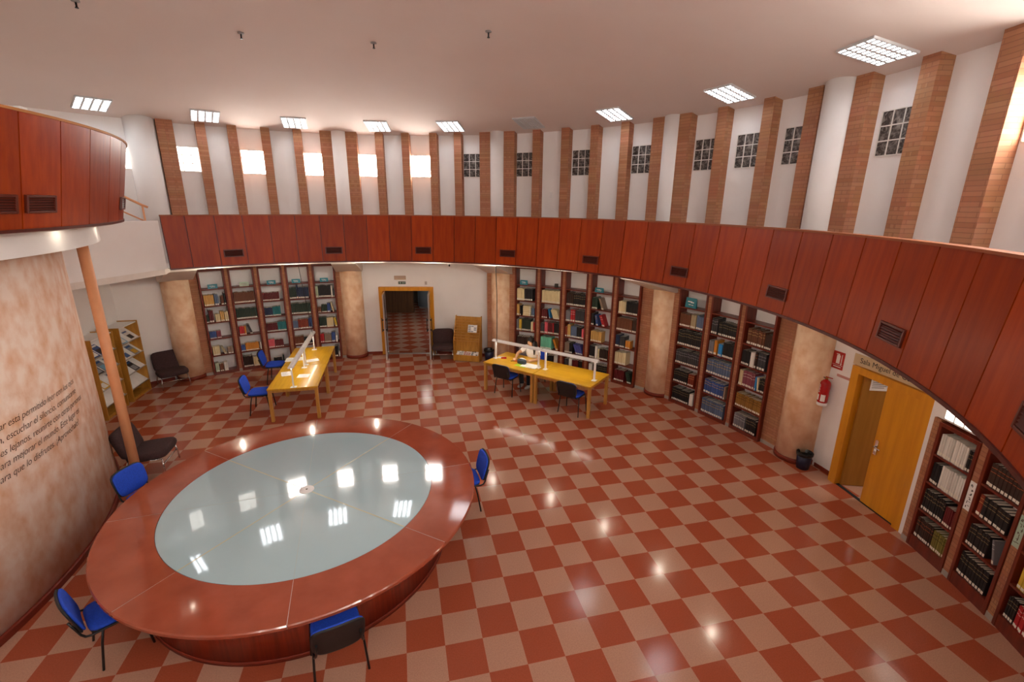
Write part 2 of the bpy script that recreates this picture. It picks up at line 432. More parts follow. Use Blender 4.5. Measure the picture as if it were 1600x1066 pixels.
# brick pilasters of the upper wall
PIL = [(116.6, 2.3), (111.6, 1.45), (106.9, 1.45), (101.7, 1.45), (96.4, 1.45), (91.4, 2.2), (87.0, 2.2), (81.8, 1.45), (76.8, 1.45), (71.4, 1.45),
       (66.6, 1.45), (61.2, 2.1), (56.4, 2.1), (51.0, 1.5), (45.4, 1.5), (39.8, 1.5), (34.2, 1.5), (28.3, 2.0), (23.8, 2.0), (17.9, 1.5), (11.1, 1.5), (5.0, 1.9),
       (-0.7, 1.9), (-7.4, 1.7), (-14.4, 2.0), (-21, 1.6), (-27, 1.6)]
for i, (a, w) in enumerate(PIL):
    b = MB().sector(RC, [(7.8, 3.09), (RU + .05, 3.09), (RU + .05, 6.3), (7.8, 6.3)], a + w / 2, a - w / 2, 2)
    struct(b.build('trim_%d' % (i + 2), BRICK))
# brick piers between and beside the bookcases
tn = len(PIL) + 2
def pier(a0, a1, top=2.98, r0=8.24):
    global tn
    struct(MB().sector(RC, [(r0, 0.0), (RW + .02, 0.0), (RW + .02, top), (r0, top)], a0, a1, 2).build('trim_%d' % tn, BRICK)); tn += 1
    g = MB().sector(RC, [(r0 - .008, 0.0), (r0, 0.0), (r0, .075), (r0 - .008, .075)], a0, a1, 2)
    struct(g.build('baseboard_pier.%03d' % tn, GREYS))
def bank(a0, a1, n, gap):
    w = (a0 - a1 - gap * (n - 1)) / n
    return [(a0 - i * (w + gap), a0 - i * (w + gap) - w) for i in range(n)]
BL = bank(115.56, 92.45, 5, 0.5); BM = bank(56.1, 30.7, 5, 0.55); BR = bank(23.65, 7.45, 3, 0.6)
BF = [(-12.95, -16.95), (-17.6, -21.45), (-22.1, -26.1), (-26.75, -30.7)]
for B in (BL, BM, BR):
    for i in range(len(B) - 1): pier(B[i][1], B[i + 1][0])
for i in range(3): pier(BF[i][1], BF[i + 1][0], 1.87, 8.36)
pier(-12.3, BF[0][0], 1.87, 8.36)
for a0, a1 in ((118.5, 115.56), (92.45, 90.0), (62.1, 59.5), (59.0, 56.1), (30.7, 27.0), (26.6, 23.65), (7.45, 3.4)): pier(a0, a1, 2.98, 8.31)
# white flared brackets over the columns
for i, a in enumerate((118.7, 89.7, 59.3, 26.8, 3.1)):
    o = pol(a, 0); M = T(o.x, o.y, 0) @ RZ(a * D2R)
    hw = .36
    vs = []
    for s in (-1, 1): vs += [(8.6, s * hw, 2.60), (8.2, s * hw, 2.60), (7.0, s * .3, 2.96), (7.0, s * .3, 2.986), (8.6, s * hw, 2.985)]
    fs = [(4, 3, 2, 1, 0), (5, 6, 7, 8, 9)] + [(k, (k + 1) % 5, 5 + (k + 1) % 5, 5 + k) for k in range(5)]
    struct(MB().add(vs, fs, M=M).build('trim_%d' % tn, SOFF)); tn += 1
# ------------------------------------------------------------------ windows
WN = [0]
def window(a, r, z0, z1, lit, w=0.5, rows=3, cols=3):
    WN[0] += 1
    p = pol(a, r); root = MB(); g = MB(); cw = w / cols; ch = (z1 - z0) / rows
    j = .007
    for i in range(cols + 1): root.box(-w / 2 + i * cw - j, -w / 2 + i * cw + j, -.012, .06, z0 - j, z1 + j)
    for i in range(rows + 1): root.box(-w / 2 - j, w / 2 + j, -.012, .06, z0 + i * ch - j, z0 + i * ch + j)
    for i in range(cols):
        for k in range(rows):
            x0, x1, y0, y1 = -w / 2 + i * cw + j, -w / 2 + (i + 1) * cw - j, z0 + k * ch + j, z0 + (k + 1) * ch - j
            g.rbox(x0, x1, -.008, .05, y0, y1, .007)
    o = struct(root.build('window_%d' % WN[0], MORTAR, loc=(p.x, p.y, 0), rotz=facing_out(a)))
    g.build('glass_block', (WINDARK, WINLIT, WINSOFT)[int(lit)], o)
window(122.0, RU - .005, 5.17, 5.715, 2, .555); window(114.1, RU - .005, 5.17, 5.715, 2, .555)
for a in (104.0, 94.1, 84.4, 74.4): window(a, RU - .005, 5.17, 5.715, True, .555)
for a in (64.1, 53.6, 42.7, 31.6, 20.8, 14.3, 7.5): window(a, RU - .005, 5.175, 5.755, False)
window(-4.05, RU - .005, 5.175, 5.75, False, .5)
window(-17.4, RU - .005, 5.15, 5.75, True, .5)
window(-24.4, RU - .005, 5.15, 5.75, True, .5)
window(-15.0, 8.375, 1.9, 2.3, 2, .56, 2, 4)
for a in (-31.5, -38.5, -45.5, -52.5, -59.5, -66.5, -73.5, -80.5, -87.5, -94.5, -104.5): window(a, RU - .005, 5.16, 5.735, True)  # unseen lit windows behind the viewer, added to light the drum
# ------------------------------------------------------------------ columns
for i, (a, where) in enumerate(((118.7, 'beside the leftmost bookcases and a dark lounge chair'), (89.7, 'left of the open glass door'), (59.3, 'behind the left end of the right reading desk'),
                                (26.8, 'between the five-bay and three-bay bookcases'), (3.1, 'beside the waste bin and fire extinguisher'))):
    p = pol(a, 8.46); t = thing('column', 'round terracotta stucco column ' + where, 'column', (p.x, p.y, 0), 0, 'stucco columns under the gallery')
    MB().lathe([(.315, 0.0), (.315, 2.62)], 40).build('shaft', COLM, t)
    MB().lathe([(.315, 0.0), (.335, 0.0), (.335, .085), (.315, .09)], 40).build('skirting', SKIRT, t)
for a, r, where in ((119.8, .29, 'at the far left, above the white bridge'), (89.2, .25, 'above the column left of the glass door'), (58.8, .25, 'above the right reading desk'), (26.05, .25, 'above the middle-right column'), (2.15, .3, 'above the fire extinguisher')):
    p = pol(a, 7.98)
    t = MB().lathe([(r, 3.09), (r, 6.3)], 40).build('column', WALL, loc=(p.x, p.y, 0))
    tag(t, 'smooth white upper column ' + where, 'column', 'white columns of the upper wall')
t = thing('support_pole', 'slender peach painted steel pole holding up the white ring', 'pole', (-5.3, 1.87, 0))
MB().lathe([(.066, 0), (.066, 3.935)], 24).build('shaft', POLEM, t)
MB().lathe([(.066, 0), (.085, 0), (.085, .03), (.066, .04)], 24).build('foot_ring', POLEM, t)
# ------------------------------------------------------------------ gallery parapet
def parapet(name, label, c, rt, rb, z0, z1, seams, rail_m, inward):
    t = thing(name, label, 'parapet', (0, 0, 0))
    s = -1 if inward else 1          # visible side; the face leans outwards from rb at the foot to rt at the top
    def face(o0, o1, za, zb):
        R = lambda z, o: rb + (rt - rb) * (z - z0) / (z1 - z0) - s * o
        lo, hi = (o1, o0) if s > 0 else (o0, o1)
        return [(R(za, lo), za), (R(za, hi), za), (R(zb, hi), zb), (R(zb, lo), zb)]
    for a0, a1 in zip(seams[:-1], seams[1:]):
        g = .07 * (1 if a1 > a0 else -1)
        MB().sector(c, face(0, .03, z0 + .03, z1 - .012), a0 + g, a1 - g, 4).build('panel', PANEL, t)
    MB().sector(c, face(.032, .09, z0 + .03, z1 - .012), seams[0], seams[-1], 80).build('backing', PANELD, t)
    MB().sector(c, face(-.012, .11, z1 - .012, z1 + .012), seams[0], seams[-1], 80).build('cap_rail', rail_m, t)
    MB().sector(c, face(-.014, .1, z0, z0 + .03), seams[0], seams[-1], 80).build('bottom_moulding', PANELD, t)
    return t
SE = [120.9, 117.2] + [112.4 - 4.79 * k for k in range(0, 39)]
gp = parapet('gallery_parapet', 'curved red veneer parapet of the gallery around the room', RC, 6.56, 6.46, 3.07, 4.2, SE, CAPD, True)
ra = 120.95; o = pol(ra, RF); 
SK = [-31.0, -25.6, -20.2, -14.8, -9.4, -4.0, 1.1, 6.4, 12.0, 17.4, 22.9, 28.4, 34, 40]
bp_ = parapet('balcony_parapet', 'convex red veneer balcony parapet at upper left', KC, 6.17, 5.95, 4.2, 5.27, SK, CAPW, False)
struct(MB().sector(KC, [(5.5, 4.185), (5.9, 4.185), (5.9, 4.215), (5.5, 4.215)], -31, 42, 50).build('ceiling_balcony', SOFF))
# small white box on the balcony rail
q = Vector((KC[0] + 6.12 * math.cos(-3.0 * D2R), 6.12 * math.sin(-3.0 * D2R), 5.282))
tag(MB().rbox(-.03, .03, -.045, .045, 0, .03, .006).build('sensor_box', LAMPW, loc=q), 'tiny white box sitting on the balcony rail', 'sensor')
# ventilation grilles in the parapets
def grille(p, rz, label, grp, lean):
    t = thing('vent_grille', label, 'vent', p, rz, grp); t.rotation_euler = (lean, 0, rz)
    f = MB(); w, h = .2, .085
    for x0, x1, z0, z1 in ((-w, -w + .025, -h, h), (w - .025, w, -h, h), (-w + .025, w - .025, h - .022, h), (-w + .025, w - .025, -h, -h + .022)): f.rbox(x0, x1, -.022, .004, z0, z1, .004)
    f.build('frame', VENTM, t)
    MB().box(-w + .02, w - .02, -.004, .002, -h + .02, h - .02).build('backing', VENTD, t)
    s = MB()
    for k in range(5):
        z = -h + .036 + k * .0245; s.add([(-w + .024, -.018, z - .006), (w - .024, -.018, z - .006), (w - .024, -.004, z + .008), (-w + .024, -.004, z + .008)], [(0, 1, 2, 3)])
        s.add([(-w + .024, -.016, z - .008), (w - .024, -.016, z - .008), (w - .024, -.002, z + .006), (-w + .024, -.002, z + .006)], [(3, 2, 1, 0)])
    s.build('slats', VENTM, t)
ORD = ['first', 'second', 'third', 'fourth', 'fifth', 'sixth', 'seventh', 'eighth', 'ninth']
for i, a in enumerate((110.0, 90.85, 71.5, 52.1, 32.9, 13.4, -5.7, -24.4, -42.8)):
    grille(pol(a, 6.483, 3.36), facing_out(a), 'brown vent grille in the gallery parapet, %s from the left' % ORD[i], 'vents in the gallery parapet', -.088)
for a, w in ((-6.6, 'at the left frame edge'), (-1.9, 'below the white box on the balcony'), (19.5, 'near the right end of the balcony')):
    q = Vector((KC[0] + 6.007 * math.cos(a * D2R), 6.007 * math.sin(a * D2R), 4.46))
    grille(q, (a + 90) * D2R, 'dark vent grille low in the balcony parapet ' + w, 'vents in the balcony parapet', .2)
# recessed downlights behind the parapet foot
def downlight(p, label, grp, watts):
    t = thing('downlight', label, 'light', p, 0, grp)
    MB().lathe([(.05, -.012), (.065, -.012), (.065, 0), (.05, 0)], 20).build('ring', ALU, t)
    MB().lathe([(.05, -.006), (.05, -.001)], 20).build('lamp', SPOTLIT, t)
    ld = bpy.data.lights.new('downlight_beam', 'POINT'); ld.energy = watts; ld.color = (1, .88, .7); ld.shadow_soft_size = .028
    lo = bpy.data.objects.new('downlight_beam', ld); COL.objects.link(lo); lo.parent = t; lo.location = (0, 0, -.055)
DLW = 4.5
for i, a in enumerate((113.8, 99.5, 85.0, 70.8, 56.5, 41.0, 26.6, 12.1, -1.9, -16.2, -30.5, -45)):
    downlight(pol(a, 6.66, 3.071), 'small round downlight in the gallery soffit, number %d from the left' % (i + 1), 'downlights under the gallery', DLW)
for a, w in ((6.1, 'left'), (21, 'right')):
    q = Vector((KC[0] + 5.78 * math.cos(a * D2R), 5.78 * math.sin(a * D2R), 4.185))
    downlight(q, 'small round downlight under the balcony, the %s one' % w, 'downlights under the balcony', .4)
# ------------------------------------------------------------------ ceiling lights
LT = [126.0, 110.8, 96.4, 81.2, 66.8, 51.0, 34.2, 14.3, -5.2, -25, -45, -65, -85, -105, -125, -145, 218, 202, 160, 143]
TL = math.atan(CS)
def ceil_light(a, lit, label, nlam):
    r = 7.32 if r_over is None else r_over
    p = pol(a, r, ceil_z(r) - .012)
    t = thing('ceiling_light', label, 'light', p, facing_out(a), 'square louvre lights around the ceiling')
    t.rotation_euler = (-TL, 0, facing_out(a))
    w, h = .28, .33
    f = MB()
    for x0, x1, y0, y1 in ((-w, -w + .02, -h, h), (w - .02, w, -h, h), (-w + .02, w - .02, h - .02, h), (-w + .02, w - .02, -h, -h + .02)): f.box(x0, x1, y0, y1, -.02, .01)
    f.build('frame', LOUV, t)
    MB().box(-w + .02, w - .02, -h + .02, h - .02, -.004, .004).build('diffuser', PANELLIT if lit else DIFFOFF, t)
    l = MB()
    for k in range(1, 4): x = -w + k * 2 * w / 4; l.box(x - .019, x + .019, -h + .02, h - .02, -.018, -.006)
    for k in range(1, nlam): y = -h + k * 2 * h / nlam; l.box(-w + .02, w - .02, y - .015, y + .015, -.017, -.006)
    l.build('louvre', LOUV, t)
for i, a in enumerate(LT):
    r_over = None
    lit = i != 5
    lab = ('lit square louvre ceiling light, %s from the left' % ORD[i] if lit else 'unlit grey louvre ceiling light near the middle') if i < 9 else 'lit square louvre ceiling light behind the viewer'
    ceil_light(a, lit, lab, 9)
for i, (x, y) in enumerate(((-5.10, 2.61), (-3.32, 3.50), (-1.26, 3.42), (.50, 2.28))):
    r = math.hypot(x - RC[0], y - RC[1])
    t = thing('ceiling_nozzle', 'small dark nozzle hanging from the ceiling, %s from the left' % ORD[i], 'nozzle', (x, y, ceil_z(r)), 0, 'nozzles in a row on the ceiling')
    MB().lathe([(.05, .004), (.05, -.012), (.02, -.02)], 16).build('rosette', GREYC, t)
    MB().lathe([(.012, -.018), (.012, -.075), (.022, -.08), (.022, -.09)], 12).build('stem', BLACKM, t)
# wall-plates on the upper wall
p = pol(48.4, RU); tag(MB().rbox(-.04, .04, -.012, .0, -.07, .07, .004).build('wall_plate', LAMPW, loc=(p.x, p.y, 4.72), rotz=facing_out(48.4)), 'pale switch plate between two dark windows of the upper wall', 'switch')
# stair handrail beyond the balcony
t = thing('handrail', 'peach painted stair handrail behind the white bridge', 'handrail', (-6.51, 6.51, 3.1))
MB().tube([(-1.1, -.55, 1.98), (-.25, -.16, 1.48), (.0, 0, 1.3), (.08, .05, 1.255)], .025).build('top_rail', POLEM, t)
MB().tube([(-1.1, -.55, 1.64), (-.25, -.16, 1.13), (.0, 0, .95)], .016).build('lower_rail', POLEM, t)
MB().tube([(0, 0, 0), (0, 0, 1.3)], .02).build('post', POLEM, t)
MB().tube([(-.9, -.46, 0), (-.9, -.46, 1.86)], .02).build('post', POLEM, t)

# ------------------------------------------------------------------ big round table
TC = (-2.43, .075); TZ = .78; RI = 1.655
t = thing('round_table', 'huge round red marble table with a pale glass centre', 'table', (TC[0], TC[1], 0))
for k in range(8):
    a0 = -40 + 45 * k
    MB().sector((0, 0), [(1.66, TZ - .055), (2.237, TZ - .055), (2.248, TZ - .04), (2.248, TZ - .012), (2.237, TZ), (1.66, TZ)], a0 + .08, a0 + 44.92, 16).build('top_segment', STONE, t)
MB().sector((0, 0), [(1.67, TZ - .05), (2.232, TZ - .05), (2.232, TZ - .001), (1.67, TZ - .001)], 0, 360, 120, closed=True).build('joint_filler', STONEJ, t)
MB().lathe([(0, TZ - .02), (1.654, TZ - .02), (1.654, TZ - .002), (0, TZ - .002)], 128, smooth=False).build('glass_top', GLASST, t)
sp = MB(); sp2 = MB()
for k in range(8):
    a = (-40 + 45 * k) * D2R; M = RZ(a)
    if k % 2 == 0: sp.box(.1, 1.654, -.007, .007, TZ - .003, TZ - .0012, M=M)
    else: sp2.box(.1, 1.654, -.003, .003, TZ - .003, TZ - .0014, M=M)
sp.build('glass_joint', SPOKE, t); sp2.build('glass_joint', SPOKE2, t)
hb = MB().lathe([(.095, TZ - .004), (.095, TZ + .004), (.085, TZ + .008), (.0, TZ + .008)], 40)
h = hb.build('hub', LAMPW, t)
MB().lathe([(.014, TZ + .008), (.014, TZ + .0095), (0, TZ + .0095)], 16).build('hub_bolt', BLACKM, h)
MB().lathe([(1.83, .0), (1.83, TZ - .055)], 120).build('drum_base', DRUMW, t, (-.015, -.06, 0))
MB().lathe([(1.83, 0), (1.838, 0), (1.838, .045), (1.834, .05), (1.83, .05)], 120).build('plinth', SKIRT, t, (-.015, -.06, 0))
# ------------------------------------------------------------------ stacking chairs
def make_chair():
    t = thing('stacking_chair', 'x', 'chair')
    MB().pad(.46, .43, .045, 5, .012, M=T(0, .0, .462)).build('seat', BLUE, t)
    MB().pad(.45, .42, .025, 5, 0, M=T(0, .0, .43)).build('seat_shell', BLACKP, t)
    tilt = 15 * D2R
    MB().pad(.46, .36, .03, 4.5, .012, M=T(0, -.288, .645) @ RX(-(PI / 2 - tilt)), bend=.35, taper=-.08).build('backrest', BLUE, t)
    MB().pad(.48, .38, .026, 4.5, 0, M=T(0, -.312, .642) @ RX(-(PI / 2 - tilt)), bend=.35, taper=-.08).build('back_shell', BLACKP, t)
    r = .0115
    for s in (-1, 1):
        MB().tube([(s * .225, .17, .425), (s * .235, .19, .3), (s * .252, .225, .0)], r).build('leg', BLACKM, t)
        MB().tube([(s * .225, -.12, .425), (s * .235, -.15, .3), (s * .252, -.195, .0)], r).build('leg', BLACKM, t)
        MB().tube([(s * .225, .19, .43), (s * .228, 0, .435), (s * .225, -.2, .433), (s * .22, -.245, .445), (s * .21, -.272, .48), (s * .2, -.296, .55), (s * .195, -.332, .66)], r).build('frame_tube', BLACKM, t)
    MB().tube([(-.225, .1, .422), (.225, .1, .422)], r).build('crossbar', BLACKM, t)
    MB().tube([(-.225, -.12, .422), (.225, -.12, .422)], r).build('crossbar', BLACKM, t)
    return t
chair0 = make_chair(); used = []
def place_chair(x, y, heading, label, group=None):      # heading: direction the sitter faces, degrees
    rz = (heading - 90) * D2R
    if not used:
        chair0.location = (x, y, 0); chair0.rotation_euler = (0, 0, rz); chair0['label'] = label; o = chair0; used.append(1)
    else: o = dup(chair0, (x, y, 0), rz, label)
    if group: o['group'] = group
    return o
place_chair(-4.13, -1.2, 36, 'blue chair tucked under the round table beside the textured drum, nearest left', 'chairs around the round table')
place_chair(-1.86, -1.96, 104, 'blue chair at the near edge of the round table, its black back to the viewer', 'chairs around the round table')
place_chair(-.26, .40, 184, 'blue chair at the right side of the round table', 'chairs around the round table')
place_chair(-4.72, 1.0, -22, 'blue chair between the round table and the peach pole, only its back showing', 'chairs around the round table')
place_chair(-4.21, 4.80, 2, 'blue chair at the near end of the left reading desk', 'chairs at the left reading desk')
place_chair(-4.32, 6.72, 2, 'blue chair at the far end of the left reading desk', 'chairs at the left reading desk')
DA = (0.84, 4.97); DR = math.atan2(-.741, .672)
U = Vector((math.cos(DR), math.sin(DR), 0)); V = Vector((-U.y, U.x, 0))
def dR(u, v, z=0): return Vector((DA[0], DA[1], 0)) + U * u + V * v + Vector((0, 0, z))
DDEG = math.degrees(DR) + 90
q = dR(.59, .2); place_chair(q.x, q.y, DDEG + 3, 'black backed blue chair opposite the seated reader', 'chairs at the right reading desk')
q = dR(2.42, .12); place_chair(q.x, q.y, DDEG, 'black backed blue chair at the empty right reading desk', 'chairs at the right reading desk')
q = dR(.74, 1.16); place_chair(q.x, q.y, DDEG + 180, 'blue chair under the seated reader, mostly hidden by the desk', 'chairs at the right reading desk')
# ------------------------------------------------------------------ reading desks
def make_desk(L, W):
    t = thing('reading_desk', 'x', 'desk')
    MB().rbox(0, L, 0, W, .715, .745, .004).build('desktop', YELW, t)
    for x in (.04, L - .04):
        for y in (.04, W - .04):
            MB().rbox(x - .033, x + .033, y - .033, y + .033, 0, .715, .004).build('leg', YELV, t)
    MB().box(.075, L - .075, .03, .052, .655, .715).build('apron', YELV, t)
    MB().box(.075, L - .075, W - .052, W - .03, .655, .715).build('apron', YELV, t)
    MB().box(.03, .052, .075, W - .075, .655, .715).build('apron', YELV, t)
    MB().box(L - .052, L - .03, .075, W - .075, .655, .715).build('apron', YELV, t)
    return t
dk = make_desk(1.5, 1.0)
dk.location = (-2.88, 4.1, 0); dk.rotation_euler = (0, 0, PI / 2); tag(dk, 'yellow reading desk nearest the round table, with two papers', 'desk', 'left reading desks')
dup(dk, (-2.88, 5.615, 0), PI / 2, 'yellow reading desk by the left bookcases, far end of the pair')
dk2 = make_desk(1.44, 1.0)
q = dR(0, 0); dk2.location = q; dk2.rotation_euler = (0, 0, DR); tag(dk2, 'yellow reading desk where the reader in white sits', 'desk', 'right reading desks')
q = dR(1.46, 0); dup(dk2, q, DR, 'empty yellow reading desk with a lamp, right of the reader')
def make_lamp(L, dp):
    t = thing('desk_lamp', 'x', 'lamp')
    h = 1.205
    pr = [(-.055, h - .02), (.055, h - .02), (.055, h + .005), (.03, h + .035), (-.03, h + .035), (-.055, h + .005)]
    b = MB(); n = len(pr)
    b.add([(0, y, z) for y, z in pr] + [(L, y, z) for y, z in pr], [tuple(range(n))[::-1], tuple(range(n, 2 * n))] + [(i, (i + 1) % n, n + (i + 1) % n, n + i) for i in range(n)])
    b.build('housing', LAMPW, t)
    MB().tube([(.04, 0, h - .022), (L - .04, 0, h - .022)], .016).build('tube', TUBE, t)
    for x in (dp, L - dp):
        MB().box(x - .022, x + .022, -.012, .012, .752, h - .018).build('post', LAMPW, t)
        MB().rbox(x - .05, x + .05, -.06, .06, .746, .756, .003).build('base_plate', LAMPW, t)
    return t
lp = make_lamp(1.42, .08)
q = dR(.0, .41); lp.location = q; lp.rotation_euler = (0, 0, DR); tag(lp, 'long white tube desk lamp over the reader', 'lamp', 'white desk lamps')
dup(lp, dR(1.45, .41), DR, 'long white tube desk lamp over the empty right desk')
dup(lp, (-3.36, 4.06, 0), PI / 2, 'long white tube desk lamp on the left desk nearest the round table')
dup(lp, (-3.36, 5.53, 0), PI / 2, 'long white tube desk lamp on the left desk by the bookcases')
# ------------------------------------------------------------------ papers and things on the desks
def paper(x, y, rz, w, h, label, z=.7455, m=PAPER, name='paper', grp='papers on the left reading desks', lines=True):
    o = MB().box(-w / 2, w / 2, -h / 2, h / 2, 0, .002).build(name, m, loc=(x, y, z), rotz=rz)
    tag(o, label, 'paper', grp)
    if lines:
        l = MB()
        for k in range(6): l.box(-w * .38, w * (.1 + .06 * (k % 4)), h * .35 - k * h * .12, h * .35 - k * h * .12 + .004, .0021, .0024)
        l.build('print', GREYC, o)
    return o
paper(-3.68, 5.04, .25, .22, .3, 'sheet with a blue edge left of the near desk lamp')
paper(-3.28, 4.82, -.1, .25, .22, 'white sheet right of the near desk lamp')
paper(-3.80, 6.1, .05, .22, .32, 'printed sheets at the left edge of the far left desk')
paper(-3.27, 5.93, .35, .3, .21, 'white sheet right of the lamp on the far left desk')
paper(-3.6, 6.12, .2, .18, .28, 'white sheet beside the lamp post on the far left desk')
q = dR(.18, .53, .746)
tag(MB().box(-.1, .1, -.06, .06, 0, .004).build('paper_towel', PAPER, loc=q, rotz=DR + .4), 'crumpled white tissue beside the red stapler', 'tissue')
q = dR(.27, .49, .746)
st = thing('stapler', 'small red stapler at the left end of the reader desk', 'stapler', q, DR + .5)
MB().rbox(-.07, .07, -.018, .018, 0, .014, .004).build('base', REDP, st)
MB().rbox(-.065, .07, -.014, .014, .016, .04, .006, M=RY(-.08)).build('arm', REDP, st)
q = dR(.86, .42, .746)
bg = thing('pencil_case', 'dark grey pencil case standing on the reader desk', 'pencil case', q, DR)
MB().pad(.24, .12, .1, 3.2, .02, M=T(0, 0, .055)).build('body', GREYB, bg)
MB().box(-.1, .1, -.004, .004, .108, .122).build('zip', BLACKP, bg)
q = dR(.80, .53, .746); tag(MB().pad(.2, .15, .07, 2.6, .03, M=T(0, 0, .04)).build('white_pouch', PAPER, loc=q, rotz=DR), 'white soft pouch behind the dark pencil case', 'pouch')
q = dR(.93, .31, .746); tag(MB().box(-.16, .16, -.1, .1, 0, .003).build('folder', GREEN, loc=q, rotz=DR - .05), 'lime green folder under the pencil case', 'folder')
q = dR(1.12, .39, .7465)
nb = thing('notebook', 'open white spiral notebook in front of the reader', 'notebook', q, DR + .06)
MB().rbox(-.21, .0, -.14, .14, 0, .012, .003).build('page_block', PAPER, nb); MB().rbox(.002, .21, -.14, .14, 0, .014, .003).build('page_block', PAPER, nb)
sp = MB()
for k in range(12): sp.tube([(.215 + .008 * math.cos(a), -.13 + k * .0236, .008 + .008 * math.sin(a)) for a in [i * PI / 4 for i in range(8)]], .0015, 4, closed=True)
sp.build('spiral', GREYC, nb)
q = dR(.56, .46, .746); tag(MB().rbox(-.05, .05, -.012, .012, 0, .014, .004).build('marker_pen', BLACKP, loc=q, rotz=DR + .7), 'black pen lying left of the pencil case', 'pen', 'pens')
q = dR(.66, .50, .746); tag(MB().rbox(-.06, .06, -.022, .022, 0, .02, .006).build('glasses_case', CORAL, loc=q, rotz=DR + .3), 'coral red case beside the white pouch', 'case')
# ------------------------------------------------------------------ lounge chairs
def make_lounge():
    t = thing('lounge_chair', 'x', 'armchair')
    MB().pad(.64, .60, .13, 6, .015, M=T(0, .04, .37) @ RX(.07)).build('seat', BROWNF, t)
    MB().pad(.64, .50, .11, 6, .015, M=T(0, -.30, .59) @ RX(-(PI / 2 - .3)), bend=.12).build('backrest', BROWNF, t)
    for s in (-1, 1):
        MB().tube([(s * .27, .27, .31), (s * .29, .29, .16), (s * .29, .30, .012)], .013).build('leg', CHROME, t)
        MB().tube([(s * .27, -.22, .31), (s * .29, -.27, .16), (s * .29, -.30, .012)], .013).build('leg', CHROME, t)
        MB().tube([(s * .27, .27, .30), (s * .27, -.22, .30)], .012).build('side_rail', CHROME, t)
    MB().tube([(-.28, .28, .2), (.28, .28, .2)], .011).build('crossbar', CHROME, t)
    return t
lg = make_lounge(); lg.location = (-6.78, 6.93, 0); lg.rotation_euler = (0, 0, (-57 - 90) * D2R); tag(lg, 'dark brown lounge chair in the corner by the magazine shelves', 'armchair', 'dark lounge chairs')
dup(lg, (.10, 7.72, 0), (-97 - 90) * D2R, 'dark brown lounge chair between glass door and newspaper rack')
dup(lg, (-5.42, 2.58, 0), (2 - 90) * D2R, 'dark brown lounge chair behind the peach pole')
# ------------------------------------------------------------------ magazine shelves by the side wall
def make_rack(W, D, H):
    t = thing('magazine_shelf', 'x', 'magazine rack')      # front faces local -y
    for s in (0, 1):
        x0 = 0 if s == 0 else W - .03
        MB().box(x0, x0 + .03, 0, D, 0, H).build('side_panel', RACKW, t)
    MB().box(.03, W - .03, D - .015, D, .05, H).build('back_panel', PAPER, t)
    MB().box(.03, W - .03, .02, D - .015, H - .04, H - .02).build('top_board', PAPER, t)
    MB().box(.03, W - .03, .03, D - .015, 0, .06).build('plinth', RACKW, t)
    for k in range(4):
        z = .28 + k * .36
        M = T(W / 2, .01, z) @ RX(.72)
        MB().box(-W / 2 + .032, W / 2 - .032, 0, .46, -.012, 0, M=M).build('sloping_shelf', PAPER, t)
        MB().box(-W / 2 + .032, W / 2 - .032, -.012, 0, -.012, .03, M=M).build('shelf_lip', ALU, t)
    return t
RWD, RD = .83, .42
rk = make_rack(RWD, RD, 1.76)
RY0 = (-7.215, 6.765), (-7.235, 5.76)
rk.location = (RY0[0][0], RY0[0][1] - RWD, 0); rk.rotation_euler = (0, 0, PI / 2)
# local +x -> world +y, local +y -> world -x : rotate +90
tag(rk, 'beech magazine shelf nearest the corner lounge chair', 'magazine rack', 'magazine shelves on the side wall')
dup(rk, (RY0[1][0], RY0[1][1] - RWD, 0), PI / 2, 'beech magazine shelf partly hidden by the peach pole')
MAGC = {'w': ('#e6e4df', 'white'), 'b': ('#3a5f96', 'blue'), 'k': ('#2c2a2d', 'dark'), 'y': ('#d2a12c', 'yellow'), 'g': ('#8d9196', 'grey'), 't': ('#7fb4cf', 'pale blue'), 'r': ('#a8382c', 'red')}
MAGM = {k: mat('magazine_' + v[1].replace(' ', '_'), v[0], .3) for k, v in MAGC.items()}
def magazine(rack, i, k, xs, c, c2, label):
    ox, oy = RY0[i][0], RY0[i][1] - RWD
    base = T(ox, oy, 0) @ RZ(PI / 2) @ T(xs * RWD, .01, .28 + k * .36) @ RX(.72)
    w, h = .21, .29
    o = MB().box(-w / 2, w / 2, .002, h, .001, .008).build('magazine', MAGM[c]); o.matrix_world = base
    tag(o, label, 'magazine', 'magazines on the sloping shelves')
    MB().box(-w * .42, w * .35, h * .12, h * .55, .0081, .0085).build('cover_picture', MAGM[c2], o)
    MB().box(-w * .42, w * .42, h * .8, h * .93, .0081, .0085).build('cover_title', MAGM['b' if c != 'b' else 'w'], o)
RN = ('bottom', 'third', 'second', 'top')
for i, k, xs, c, c2 in ((0, 3, .7, 'w', 'k'), (0, 3, .25, 't', 'w'), (0, 2, .72, 'g', 'y'), (0, 2, .3, 'w', 'b'), (0, 1, .55, 'k', 'g'), (1, 3, .2, 'b', 'w'), (1, 3, .5, 'b', 'k'), (1, 2, .2, 'k', 'g'), (1, 2, .5, 'g', 't'), (1, 2, .85, 'w', 'k'), (1, 1, .3, 'y', 'w'), (1, 1, .85, 'w', 'k')):
    where = 'left' if xs < .4 else ('middle' if xs < .6 else 'right')
    magazine(rk, i, k, xs, c, c2, '%s magazine at %s of the %s sloping shelf, %s' % (MAGC[c][1], where, RN[k], 'rack by the corner chair' if i == 0 else 'rack behind the pole'))
